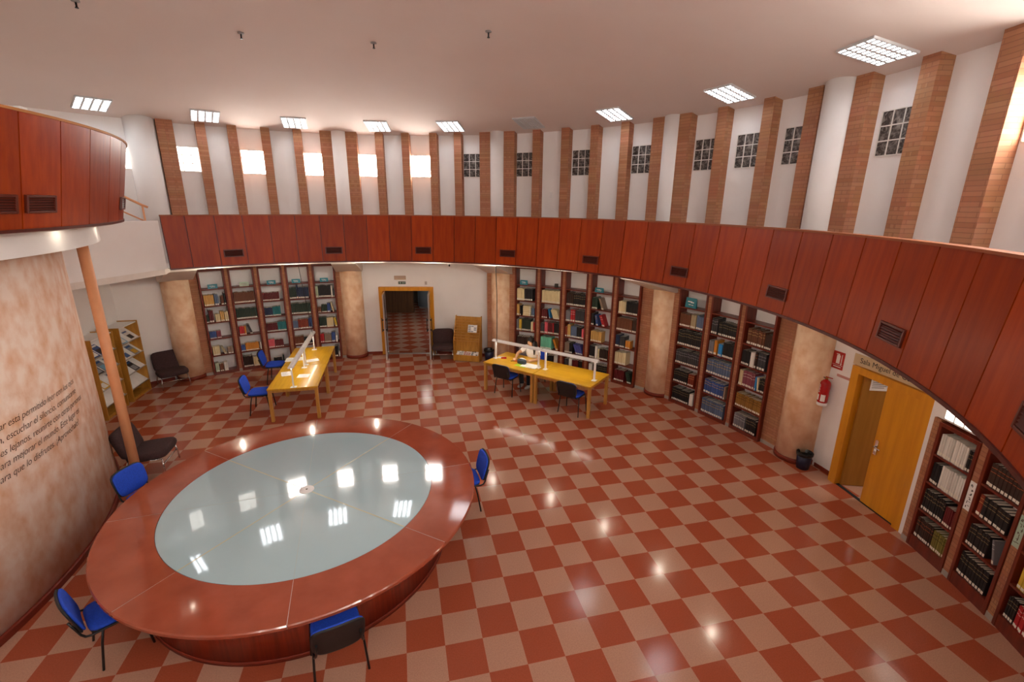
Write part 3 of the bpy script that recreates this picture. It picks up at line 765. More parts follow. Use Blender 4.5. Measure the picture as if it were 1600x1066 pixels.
# ------------------------------------------------------------------ newspaper rack by the glass door
A_, B_ = Vector((.367, 7.393, 0)), Vector((1.082, 7.062, 0)); w = (B_ - A_).length; rz = math.atan2(B_.y - A_.y, B_.x - A_.x)
nr = thing('newspaper_rack', 'sloping beech newspaper rack with slats, right of the glass door', 'magazine rack', A_, rz)
side = [(0, 0), (.0, .62), (.27, 1.33), (.33, 1.33), (.33, 0)]
for x in (0, w - .02):
    vs = [(x, y, z) for y, z in side] + [(x + .02, y, z) for y, z in side]; n = len(side)
    MB().add(vs, [tuple(range(n)), tuple(range(n, 2 * n))[::-1]] + [(i, n + i, n + (i + 1) % n, (i + 1) % n) for i in range(n)]).build('side_panel', RACKW, nr)
MB().box(.02, w - .02, 0, .02, .02, .2).build('front_board', RACKW, nr)
MB().box(.02, w - .02, .02, .31, .16, .18).build('bottom_shelf', RACKW, nr)
sl = math.atan2(.27, .71)
MB().box(.02, w - .02, .06, .075, .0, 1.13, M=T(0, .1, .19) @ RX(-.13)).build('back_panel', RACKW, nr)
for k in range(9):
    z = .62 + k * .078; y = .27 * (z - .62) / .71
    MB().box(.02, w - .02, y - .002, y + .012, z, z + .022).build('slat', YELV, nr)
def newspaper(M, w_, h_, t_, label, m, nm='newspaper'):
    o = MB().box(-w_ / 2, w_ / 2, 0, h_, 0, t_).build(nm, PAPER); o.matrix_world = M; tag(o, label, 'newspaper', 'newspapers in the rack by the door')
    b = MB(); rr = random.Random(int(M.translation.x * 1000))
    for r_ in range(4):
        for c_ in range(3):
            if rr.random() < .7: b.box(-w_ * .45 + c_ * w_ * .31, -w_ * .18 + c_ * w_ * .31, h_ * (.06 + r_ * .23), h_ * (.2 + r_ * .23), t_, t_ + .0006)
    b.build('print', m, o)
MW = T(*A_) @ RZ(rz)
newspaper(MW @ T(w * .70, .10, .88) @ RX(PI / 2 - sl), .27, .22, .01, 'newspaper standing high in the sloping rack', MAGM['g'])
newspaper(MW @ T(w * .22, .03, .182) @ RX(.5), .2, .26, .01, 'newspaper lying at left of the bottom of the sloping rack', MAGM['g'])
newspaper(MW @ T(w * .5, .03, .186) @ RX(.45), .22, .26, .01, 'newspaper with red print in the middle of the rack bottom', MAGM['r'])
newspaper(MW @ T(w * .79, .03, .184) @ RX(.5), .22, .26, .01, 'newspaper lying at right of the bottom of the sloping rack', MAGM['k'])
# ------------------------------------------------------------------ waste bins
def waste_bin(x, y, m, label, s=1.0):
    t = thing('waste_bin', label, 'bin', (x, y, 0), 0, 'waste bins')
    MB().lathe([(.001, .0), (.1 * s, .0), (.125 * s, .30 * s), (.115 * s, .30 * s), (.095 * s, .02), (.001, .02)], 28).build('body', m, t)
    pr = []
    b = MB().lathe([(.126 * s, .25 * s), (.134 * s, .27 * s), (.136 * s, .305 * s), (.124 * s, .315 * s), (.11 * s, .29 * s), (.1 * s, .1 * s), (0.0, .09 * s)], 28)
    rr = random.Random(3)
    for v in b.v[:]:
        if v.z > .24 * s: v.z += rr.uniform(-.006, .006)
    b.build('bin_liner', BAG, t)
waste_bin(5.78, .14, BIN, 'dark blue waste bin with a black liner at the foot of the right column')
waste_bin(1.40, 7.22, BIN, 'black lined waste bin between newspaper rack and right reading desk', 1.15)
# ------------------------------------------------------------------ glass double door and the hall behind it
pa, pb = pol(D1[1], 8.5), pol(D1[0], 8.5); w = (pb - pa).length; rz = math.atan2(pb.y - pa.y, pb.x - pa.x)
d1 = sempty('door_1', (pa.x, pa.y, 0), rz)
tag(d1, 'open glass double door with aluminium leaves in an ochre frame', 'door')
fr = MB(); H = 2.06
fr.box(-.06, .05, -.05, .3, 0, H + .03); fr.box(w - .05, w + .06, -.05, .3, 0, H + .03); fr.box(.05, w - .05, -.05, .3, H - .08, H + .03)
fr.build('door_frame', DOORY, d1)
MB().box(.05, w - .05, -.02, .05, .0, .012).build('threshold', ALU, d1)
def glass_leaf(hx, ang, Wd, flip):
    M = T(hx, 0, 0) @ RZ(ang)
    g = MB(); h0, h1 = .015, H - .09; s = .045
    for x0, x1, z0, z1 in ((0, s, h0, h1), (Wd - s, Wd, h0, h1), (s, Wd - s, h1 - s, h1), (s, Wd - s, h0, h0 + .08)): g.box(x0, x1, -.02, .02, z0, z1, M=M)
    l = g.build('leaf', ALU, d1)
    MB().box(s, Wd - s, -.003, .003, h0 + .08, h1 - s, M=M).build('glass', PANE, l)
    hb = MB()
    for z in (.92, 1.22):
        for sy in (-1, 1): hb.tube([(Wd - .06, sy * .02, z), (Wd - .06, sy * .07, z)], .02, 10, M=M)
    for sy in (-1, 1): hb.tube([(Wd - .06, sy * .07, .86), (Wd - .06, sy * .07, 1.28)], .012, 8, M=M)
    hb.build('handle', BLACKM, l)
glass_leaf(.1, -82 * D2R, .66, False)
glass_leaf(w - .06, (-90 + 4) * D2R, .66, True)
hm = T(pa.x, pa.y, 0) @ RZ(rz)
struct(MB().prism([(-3.2, .16), (4.6, .16), (4.6, 8.2), (-3.2, 8.2)], -.06, -.002, M=hm).build('floor_hall', FLOORH))
struct(MB().box(-3.2, 4.6, 8.0, 8.2, -.06, 2.9, M=hm).build('wall_hall', HALLW))
struct(MB().box(-3.3, -3.2, .3, 8.2, -.06, 2.9, M=hm).build('wall_hall_left', HALLW)); struct(MB().box(4.6, 4.7, .3, 8.2, -.06, 2.9, M=hm).build('wall_hall_right', HALLW))
struct(MB().box(-3.3, 4.7, .25, 8.2, 2.8, 2.9, M=hm).build('ceiling_hall', HALLW))
struct(MB().box(-3.2, -.02, 5.75, 5.9, 0, 2.8, M=hm).build('wall_hall_wood', WOODH))
q = hm @ Vector((.42, 6.7, 0))
tg = thing('information_panel', 'pale blue curved panel standing in the hall beyond the glass door', 'display panel', q, rz)
MB().sector((0, .5), [(.5, .04), (.52, .04), (.52, 2.0), (.5, 2.0)], 215, 325, 12, smooth=True).build('panel', mat('pale_blue_panel', '#9fb4c0', .5), tg)
MB().box(-.35, .35, -.02, .1, 0, .05).build('foot', GREYC, tg)
b = MB()
for x, z in ((-.18, 1.4), (.0, 1.45), (.16, 1.38)): b.box(x - .05, x + .05, -.032, -.026, z - .05, z + .05)
b.build('print', MAGM['b'], tg)
ld = bpy.data.lights.new('hall_fill', 'AREA'); ld.energy = 9; ld.size = 1.2; ld.color = (1, .93, .85)  # unseen fill light added to brighten the hall, no fixture
lo = bpy.data.objects.new('hall_fill', ld); COL.objects.link(lo); lo.location = hm @ Vector((1.2, 3.2, 2.75))
# emergency light, exit sign, soffit camera, wall plate
p = pol(80.2, RW); t = thing('emergency_light', 'beige emergency light box above the glass door', 'light', (p.x, p.y, 2.355), facing_out(80.2))
MB().rbox(-.17, .17, -.05, 0, -.055, .06, .01).build('housing', mat('beige_plastic', '#b79c88', .5), t)
MB().box(-.15, .15, -.052, -.049, -.05, -.03).build('lens', SIGNB, t)
t = thing('exit_sign', 'small black sign with pale glyphs above the glass door', 'sign', (pol(79.9, RW).x, pol(79.9, RW).y, 2.2), facing_out(79.9))
MB().box(-.11, .11, -.008, 0, -.04, .04).build('plate', BLACKI, t)
b = MB()
for x, w2 in ((-.08, .016), (-.035, .03), (.03, .03), (.08, .016)): b.box(x - w2 / 2, x + w2 / 2, -.0095, -.008, -.026, .026)
b.build('glyphs', MINT, t)
p = pol(75.1, RW); tag(MB().rbox(-.035, .035, -.015, 0, -.05, .05, .005).build('thermostat', mat('pale_grey_plastic', '#b8ada6', .5), loc=(p.x, p.y, 2.2), rotz=facing_out(75.1)), 'small pale grey box on the wall right of the exit sign', 'thermostat')
t = thing('dome_camera', 'tiny dark security camera under the soffit right of the glass door', 'camera', (.23, 6.6, 2.98))
MB().lathe([(.05, 0), (.05, -.02), (.04, -.03)], 16).build('base', LAMPW, t); MB().tube([(0, 0, -.02), (.0, -.07, -.06)], .022, 10).build('body', BLACKP, t)
# cables dropping from the parapet to the lamps
tag(MB().tube([(1.235, 5.38, 3.03), (1.25, 5.30, 2.3), (1.22, 5.15, 1.6), (1.19, 5.03, 1.235)], .009, 6).build('power_cable', BLACKP), 'black cable dropping from the gallery to the reader desk lamp', 'cable', 'cables')
tag(MB().tube([(-3.44, 6.46, 3.03), (-3.40, 6.52, 2.4), (-3.37, 6.66, 1.8), (-3.36, 6.8, 1.235)], .007, 6).build('power_cable', BLACKP), 'thin black cable dropping from the gallery in front of the left bookcases', 'cable', 'cables')
# ------------------------------------------------------------------ ochre door right
pa, pb = pol(D2[1], 8.44), pol(D2[0], 8.44); w = (pb - pa).length; rz = math.atan2(pb.y - pa.y, pb.x - pa.x)
d2 = sempty('door_2', (pa.x, pa.y, 0), rz); tag(d2, 'ochre double door at right with one leaf standing open', 'door')
fr = MB(); H = 2.085
fr.box(-.05, .09, -.03, .3, 0, H); fr.box(w - .09, w + .05, -.03, .3, 0, H); fr.box(.09, w - .09, -.03, .3, H - .11, H)
fr.build('door_frame', DOORY, d2)
MB().box(.09, w - .09, 0, .06, 0, .006).build('threshold', BLACKI, d2)
lf = MB().rbox(w - .09 - .62, w - .095, .02, .06, .008, H - .115, .003).build('leaf', DOORY, d2)
hn = MB().box(w - .09 - .585, w - .09 - .535, .005, .02, .86, 1.1); hn.tube([(w - .65, .01, 1.0), (w - .65, -.04, 1.0), (w - .53, -.045, .995)], .01)
hn.build('handle', CHROME, lf)
M = T(.1, .06, 0) @ RZ(77 * D2R)
lf2 = MB().rbox(0, .62, -.04, 0, .008, H - .115, .003, M=M).build('leaf', mat('ochre_door_shaded', '#a8742a', .45, '#9a6821', 3, (5, 5, .3)), d2)  # same ochre door, the side room's shade put into a darker colour
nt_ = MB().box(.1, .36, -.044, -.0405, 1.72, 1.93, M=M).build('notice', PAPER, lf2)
b = MB()
for k in range(5): b.box(.125, .335 - .03 * (k == 4), -.0455, -.044, 1.885 - k * .03, 1.893 - k * .03, M=M)
b.build('print', INK, nt_)
hm2 = T(pa.x, pa.y, 0) @ RZ(rz)
struct(MB().prism([(-1.5, .14), (3, .14), (3, 3.2), (-1.5, 3.2)], -.06, -.002, M=hm2).build('floor_side_room', FLOORM))
struct(MB().box(-1.5, 3, 3.0, 3.2, -.06, 2.6, M=hm2).build('wall_side_room', HALLW)); struct(MB().box(-1.6, -1.5, .2, 3.2, -.06, 2.6, M=hm2).build('wall_side_room_left', HALLW))
struct(MB().box(3, 3.1, .2, 3.2, -.06, 2.6, M=hm2).build('wall_side_room_right', HALLW)); struct(MB().box(-1.6, 3.1, .27, 3.2, 2.5, 2.6, M=hm2).build('ceiling_side_room', HALLW))
ld = bpy.data.lights.new('side_room_fill', 'AREA'); ld.energy = 12; ld.size = .8; ld.color = (1, .9, .8)  # added area light without a fixture, brightens the side room
lo = bpy.data.objects.new('side_room_fill', ld); COL.objects.link(lo); lo.location = hm2 @ Vector((1.0, 1.5, 2.45))
# ------------------------------------------------------------------ signs and extinguisher right
def on_wall(a, r=RW): p = pol(a, r); return T(p.x, p.y, 0) @ RZ(facing_out(a))
def wall_text(txt, size, x0, zb, a, r, m, name, parent=None, shear=0.0, space=1.0):
    vs, fs = text_mesh(txt, size, shear, space)
    b = MB()
    out = []
    for v in vs:
        aa = a - (x0 + v.x) / r / D2R; q = pol(aa, r); out.append((q.x, q.y, zb + v.y))
    b.add(out, fs); return b.build(name, m, parent)
sg = thing('room_sign', 'long beige room name sign above the ochre door', 'sign', pol(-2.4, 8.5, 2.15), 0)
o = MB().sector(RC, [(8.42, 2.10), (8.435, 2.10), (8.435, 2.275), (8.42, 2.275)], -2.2, -12.2, 16).build('board', SIGNB); o.parent = sg; o.matrix_parent_inverse = Matrix.Translation(sg.location).inverted()
o = wall_text('Sala Miguel de Cervantes', .118, 0, 2.15, -2.95, 8.417, BLACKI, 'lettering'); o.parent = sg; o.matrix_parent_inverse = Matrix.Translation(sg.location).inverted()
M = on_wall(.35, RW); q = M.translation
t = thing('fire_sign', 'red and white fire extinguisher sign above the extinguisher', 'sign', (q.x, q.y, 2.02), facing_out(.35))
MB().box(-.105, .105, -.006, 0, -.15, .15).build('plate', SIGNR, t)
b = MB(); b.box(-.035, .03, -.0075, -.006, -.055, .09); b.box(-.015, .012, -.0075, -.006, .09, .115); b.box(-.05, -.015, -.0075, -.006, .1, .112); b.box(.055, .068, -.0075, -.006, -.05, .11); b.add([(.045, -.0075, -.045), (.078, -.0075, -.045), (.0615, -.0075, -.08)], [(2, 1, 0)])
b.box(-.095, .095, -.0075, -.006, -.083, -.078); b.box(-.07, .07, -.0075, -.006, -.118, -.104)
b.build('pictogram', PAPER, t)
t = thing('fire_extinguisher', 'red fire extinguisher with white labels hanging on the white wall', 'fire extinguisher', (pol(.62, 8.43).x, pol(.62, 8.43).y, 1.2), facing_out(.62))
MB().lathe([(.001, .0), (.07, .0), (.078, .012), (.078, .06)], 28).build('foot', LAMPW, t)
MB().lathe([(.079, .06), (.08, .065), (.08, .40), (.07, .43), (.045, .455), (.022, .465), (.022, .48)], 28).build('cylinder', REDP, t)
hd = MB().tube([(0, 0, .475), (0, 0, .51)], .02, 12); hd.build('valve', BRASS, t)
MB().box(-.012, .012, -.09, .02, .51, .52).build('lever', REDP, t).rotation_euler = (0, 0, 1.9)
MB().tube([(-.02, 0, .49), (-.07, -.01, .5), (-.11, -.02, .42), (-.115, -.02, .25), (-.1, -.01, .15)], .008, 8).build('hose', BLACKP, t)
b = MB()
def cyl_patch(b, r, a0, a1, z0, z1, n=6):
    for i in range(n):
        aa, ab = (a0 + (a1 - a0) * i / n) * D2R, (a0 + (a1 - a0) * (i + 1) / n) * D2R
        b.add([(r * math.cos(aa), r * math.sin(aa), z0), (r * math.cos(ab), r * math.sin(ab), z0), (r * math.cos(ab), r * math.sin(ab), z1), (r * math.cos(aa), r * math.sin(aa), z1)], [(0, 1, 2, 3)])
cyl_patch(b, .0808, 215, 262, .1, .2); cyl_patch(b, .0808, 285, 335, .09, .21)
for k in range(6): cyl_patch(b, .0808, 222 + 4 * (k % 3), 262 - 5 * (k % 2), .24 + k * .026, .252 + k * .026)
b.build('label', PAPER, t)
MB().box(-.02, .02, .07, .105, .3, .36).build('bracket', GREYC, t)
M = on_wall(-.75, RW); q = M.translation
tag(MB().rbox(-.13, .11, -.012, 0, -.022, .022, .003).build('wall_tag', mat('pink_label', '#c98f88', .5), loc=(q.x, q.y, 1.775), rotz=facing_out(-.75)), 'narrow pink label on the wall beside the ochre door', 'label')
# ------------------------------------------------------------------ inscription on the drum
ins = thing('wall_inscription', 'five lines of dark slanted handwriting painted on the textured drum', 'lettering', (KC[0] + 5.17, KC[1], 1.6))
def drum_line(txt, aend, zb, size):
    vs, fs = text_mesh(txt, size, .3, .96, thin=-.001)
    wd = max(v.x for v in vs); out = []
    rr = 5.1745
    for v in vs:
        aa = aend * D2R - (wd - v.x) / rr
        out.append((KC[0] + rr * math.cos(aa), KC[1] + rr * math.sin(aa), zb + v.y))
    o = MB().add(out, fs).build('text_line', INK); o.parent = ins; o.matrix_parent_inverse = Matrix.Translation(ins.location).inverted()
for txt, ae, zb in (('En este lugar está permitido leer con los ojos', 13.4, 2.135), ('del corazón, escuchar el silencio, comunicarse', 13.2, 2.0), ('con países lejanos, reunirte con otras personas', 14.6, 1.865), ('para mejorar el mundo. Este lugar es', 12.6, 1.735), ('para que lo disfrutes. ¡Aprovéchalo!', 11.6, 1.60)):
    drum_line(txt, ae, zb, .112)

# ------------------------------------------------------------------ the seated reader
DM = T(DA[0], DA[1], 0) @ RZ(DR)
def limb(b, pts, rs, n=12): b.tube(pts, rs, n)
bd = MB()
bd.ell((.775, 1.05, .87), (.165, .105, .2)); bd.ell((.765, 1.12, .66), (.145, .11, .19)); bd.ell((.765, 1.14, .56), (.165, .12, .1))
limb(bd, [(.78, 1.03, 1.0), (.79, .97, 1.08), (.80, .93, 1.12)], [.06, .052, .05])
HM = T(.81, .885, 1.175) @ RZ(.12) @ RX(.62)          # head bowed over the desk, face towards -y of this frame
bd.ell((0, .012, .02), (.074, .092, .1), M=HM); bd.ell((0, -.03, -.045), (.055, .058, .06), M=HM); bd.ell((0, -.088, -.012), (.013, .02, .024), M=HM)
bd.ell((0, -.07, -.085), (.024, .018, .018), M=HM); bd.ell((0, -.083, -.056), (.024, .009, .01), M=HM)
for sx in (-1, 1): bd.ell((sx * .074, .012, -.01), (.012, .022, .032), M=HM); bd.ell((sx * .03, -.07, .022), (.024, .016, .01), M=HM)
def arm(b, sh, el, wr, fd, side):
    limb(b, [sh, tuple((Vector(sh) + Vector(el)) / 2), el], [.05, .045, .038]); limb(b, [el, tuple((Vector(el) * .6 + Vector(wr) * .4)), wr], [.038, .037, .026])
    b.ell(el, (.039, .039, .039)); b.ell(sh, (.055, .055, .055)); b.ell(wr, (.027, .027, .025))
    fd = Vector(fd).normalized(); ac = fd.cross(Vector((0, 0, 1))).normalized(); w0 = Vector(wr); pm = w0 + fd * .05 - Vector((0, 0, .003))
    limb(b, [w0, w0 + fd * .045, w0 + fd * .085], [.026, .032, .028])
    b.ell(pm + ac * .018, (.026, .026, .015)); b.ell(pm - ac * .018, (.026, .026, .015))
    for k, ln in enumerate((.062, .075, .07, .055)):
        o = w0 + fd * .085 + ac * (.027 - .018 * k) * 1.0
        limb(b, [o, o + fd * ln * .45 + Vector((0, 0, .008)), o + fd * ln * .8 + Vector((0, 0, -.002)), o + fd * ln + Vector((0, 0, -.014))], [.0095, .009, .0085, .007], 8)
    o = w0 + fd * .03 + ac * side * .025
    limb(b, [o, o + fd * .03 + ac * side * .025, o + fd * .06 + ac * side * .03 - Vector((0, 0, .006))], [.012, .0105, .008], 8)
arm(bd, (.61, 1.02, .985), (.475, .82, .845), (.55, .615, .79), (.35, -1, -.08), 1)
arm(bd, (.945, 1.02, .98), (1.10, .83, .80), (.995, .66, .79), (-.8, -.6, -.08), -1)
for sx in (-1, 1):
    limb(bd, [(.765 + sx * .09, 1.12, .555), (.765 + sx * .10, .9, .575), (.765 + sx * .11, .70, .56)], [.082, .075, .058]); bd.ell((.765 + sx * .11, .70, .555), (.058, .06, .058))
    limb(bd, [(.765 + sx * .11, .70, .55), (.765 + sx * .11, .72, .35), (.765 + sx * .105, .74, .09)], [.055, .05, .036]); bd.ell((.765 + sx * .105, .69, .045), (.042, .11, .04))
person = remeshed(bd, 'person', SKIN, .0055)
for v in person.data.vertices: v.co = DM @ v.co
tag(person, 'seated reader in a white top bent over the right desk, dark hair', 'person')
def garment(b, name, m, vox=.008): 
    o = remeshed(b, name, m, vox, person, 3)
    for v in o.data.vertices: v.co = DM @ v.co
    return o
g = MB(); g.ell((.775, 1.05, .87), (.185, .125, .205)); g.ell((.765, 1.12, .67), (.165, .128, .17))
for sh, el in (((.61, 1.02, .985), (.475, .82, .845)), ((.945, 1.02, .98), (1.10, .83, .80))):
    m_ = Vector(sh).lerp(Vector(el), .62); g.ell(sh, (.068, .068, .066)); limb(g, [sh, tuple(m_)], [.064, .058])
g.ell((.78, 1.0, 1.02), (.11, .075, .05))
garment(g, 'white_top', SHIRT)
g = MB(); g.ell((.765, 1.14, .565), (.182, .135, .1))
for sx in (-1, 1):
    limb(g, [(.765 + sx * .09, 1.12, .56), (.765 + sx * .10, .9, .58), (.765 + sx * .11, .70, .565)], [.095, .087, .07]); g.ell((.765 + sx * .11, .70, .558), (.07, .072, .07))
    limb(g, [(.765 + sx * .11, .70, .55), (.765 + sx * .11, .72, .35), (.765 + sx * .105, .74, .1)], [.067, .062, .056])
garment(g, 'trousers', TROUS)
for sx in (-1, 1):
    g = MB(); g.ell((.765 + sx * .105, .68, .045), (.05, .125, .042)); g.ell((.765 + sx * .105, .735, .075), (.048, .055, .05)); garment(g, 'shoe', SHOE, .007)
g = MB(); g.ell((0, .03, .035), (.086, .098, .105), M=HM); g.ell((0, .075, -.05), (.078, .055, .09), M=HM)
limb(g, [(.87, .93, 1.2), (.905, .895, 1.1), (.93, .875, .98), (.935, .865, .87)], [.04, .038, .03, .014]); limb(g, [(.86, 1.0, 1.16), (.88, 1.03, 1.02), (.87, 1.1, .9)], [.06, .055, .03])
garment(g, 'hair', HAIR, .007)
eb = MB()
for sx in (-1, 1): eb.ell((sx * .03, -.081, .008), (.009, .005, .0045), 10, M=DM @ HM)
eb.build('eyes', BLACKI, person)

# ------------------------------------------------------------------ bookcases
TALL = [2.32, 1.875, 1.435, .995, .535, .075]      # shelf tops, the highest first
LOW = [1.41, 1.005, .59, .17]
R0 = 8.225
CASES = {}
def bookcase(key, a0, a1, shelves, H, label, grp):
    R0 = 8.345 if key[0] == 'F' else 8.225
    am = (a0 + a1) / 2; W = 2 * R0 * math.sin((a0 - a1) / 2 * D2R) - .006
    p = pol(am, R0 * math.cos((a0 - a1) / 2 * D2R)); t = thing('bookcase', label, 'bookcase', (p.x, p.y, 0), facing_out(am), grp)
    D = .29 if key[0] != 'F' else .2; u = .042
    for s in (-1, 1):
        x0, x1 = (-W / 2, -W / 2 + u) if s < 0 else (W / 2 - u, W / 2)
        MB().rbox(x0, x1, 0, D, 0, H, .003).build('side_panel', CASEW, t)
    MB().box(-W / 2 + u, W / 2 - u, D - .02, D, .0, H).build('back_panel', WALL, t)
    MB().box(-W / 2 + u, W / 2 - u, .0, D - .02, H - .05, H).build('top_board', CASEW, t)
    MB().box(-W / 2 + u, W / 2 - u, .005, .02, 0, shelves[-1] - .025).build('plinth', CASEW, t)
    for z in shelves: MB().box(-W / 2 + u, W / 2 - u, .004, D - .02, z - .026, z).build('shelf', CASEW, t)
    CASES[key] = (T(p.x, p.y, 0) @ RZ(facing_out(am)), W - 2 * u, shelves, t)
BK = {'L': ('left of the glass door', BL, TALL, 2.82), 'M': ('behind the right reading desk', BM, TALL, 2.82), 'R': ('between the two right columns', BR, TALL, 2.82), 'F': ('right of the ochre door', BF, LOW, 1.85)}
for k, (wh, B, sh, H) in BK.items():
    for i, (a0, a1) in enumerate(B):
        if k == 'M' and i == 3: wh2 = wh
        bookcase('%s%d' % (k, i + 1), a0, a1, sh, H, 'red-brown %s bookcase in the row %s, %s from the left' % ('tall' if k != 'F' else 'low', wh, ORD[i]), 'bookcases ' + wh)
# books: (colour, count, from, to, height[, flag])   positions are fractions of the shelf width; flag L = leaning, S = stacked flat
BCOL = {'tan': ('#c59a55', 'tan'), 'blu': ('#3c5590', 'blue'), 'gbl': ('#5a6a86', 'grey-blue'), 'blk': ('#17171a', 'black'), 'dgr': ('#1f3126', 'dark green'), 'drd': ('#5c1519', 'dark red'),
        'crm': ('#d8c79c', 'cream'), 'pur': ('#8a4552', 'plum'), 'brn': ('#6a3d26', 'brown'), 'gbr': ('#8d7767', 'grey-brown'), 'pgr': ('#a8b59a', 'pale green'), 'wht': ('#dcd9d2', 'white'),
        'dbr': ('#33211a', 'dark brown'), 'red': ('#b3242a', 'red'), 'org': ('#c8802a', 'orange'), 'nav': ('#1d2844', 'navy'), 'tea': ('#1f6f74', 'teal'), 'pnk': ('#cf5a66', 'pink'),
        'gry': ('#77757a', 'grey'), 'mnt': ('#6fc0a0', 'mint'), 'yel': ('#cfae3a', 'yellow'), 'bbl': ('#2f8fd4', 'bright blue'), 'och': ('#8f6426', 'ochre'), 'olv': ('#7d7434', 'olive'), 'rbr': ('#7c2f1c', 'red-brown'),
        'dgy': ('#38373b', 'dark grey'), 'vio': ('#4a4b8c', 'violet-blue'), 'bge': ('#a89878', 'beige')}
BAND = {'blk': '#8f7d55', 'dgr': '#9a8650', 'brn': '#b59a60', 'gbl': '#c2a44a', 'blu': '#d0a83a', 'dgy': '#8e8c92', 'dbr': '#a3562f', 'drd': '#b08a4a', 'och': '#3a2a14', 'olv': '#2c2a14', 'gry': '#c9c7c4', 'nav': '#a8935a', 'rbr': '#c49a58', 'red': '#e0d2c8', 'pur': '#d8c8c0'}
def book_mat(k, band):
    h, nm = BCOL[k]; m = mat('book_cloth_' + nm.replace('-', '_').replace(' ', '_'), h, .5, None, 14, vary=.16)
    if band and k in BAND:      # title bands across the spine, at a height of the book itself
        nt = m.node_tree; N = nt.nodes; L = nt.links; b = N['Principled BSDF']; src = b.inputs['Base Color'].links[0].from_socket
        tc = N.new('ShaderNodeTexCoord'); sx = N.new('ShaderNodeSeparateXYZ'); L.new(tc.outputs['Object'], sx.inputs[0])
        rp = N.new('ShaderNodeValToRGB'); rp.color_ramp.interpolation = 'CONSTANT'; e = rp.color_ramp.elements
        e[0].position = 0; e[0].color = (0, 0, 0, 1); e[1].position = .62; e[1].color = (1, 1, 1, 1)
        for p_, c_ in ((.645, 0), (.80, 1), (.825, 0)): q_ = e.new(p_); q_.color = (c_, c_, c_, 1)
        L.new(sx.outputs['Z'], rp.inputs['Fac'])
        lt = N.new('ShaderNodeMath'); lt.operation = 'LESS_THAN'; lt.inputs[1].default_value = .03; L.new(sx.outputs['Y'], lt.inputs[0])
        mu = N.new('ShaderNodeMath'); mu.operation = 'MULTIPLY'; L.new(rp.outputs['Color'], mu.inputs[0]); L.new(lt.outputs[0], mu.inputs[1])
        mx = N.new('ShaderNodeMix'); mx.data_type = 'RGBA'; L.new(mu.outputs[0], mx.inputs[0]); L.new(src, mx.inputs[6]); mx.inputs[7].default_value = hexc(BAND[k])
        L.new(mx.outputs[2], b.inputs['Base Color'])
    return m
BMAT = {k: book_mat(k, True) for k in BCOL}
BPLAIN = {k: book_mat(k, False) for k in BCOL}
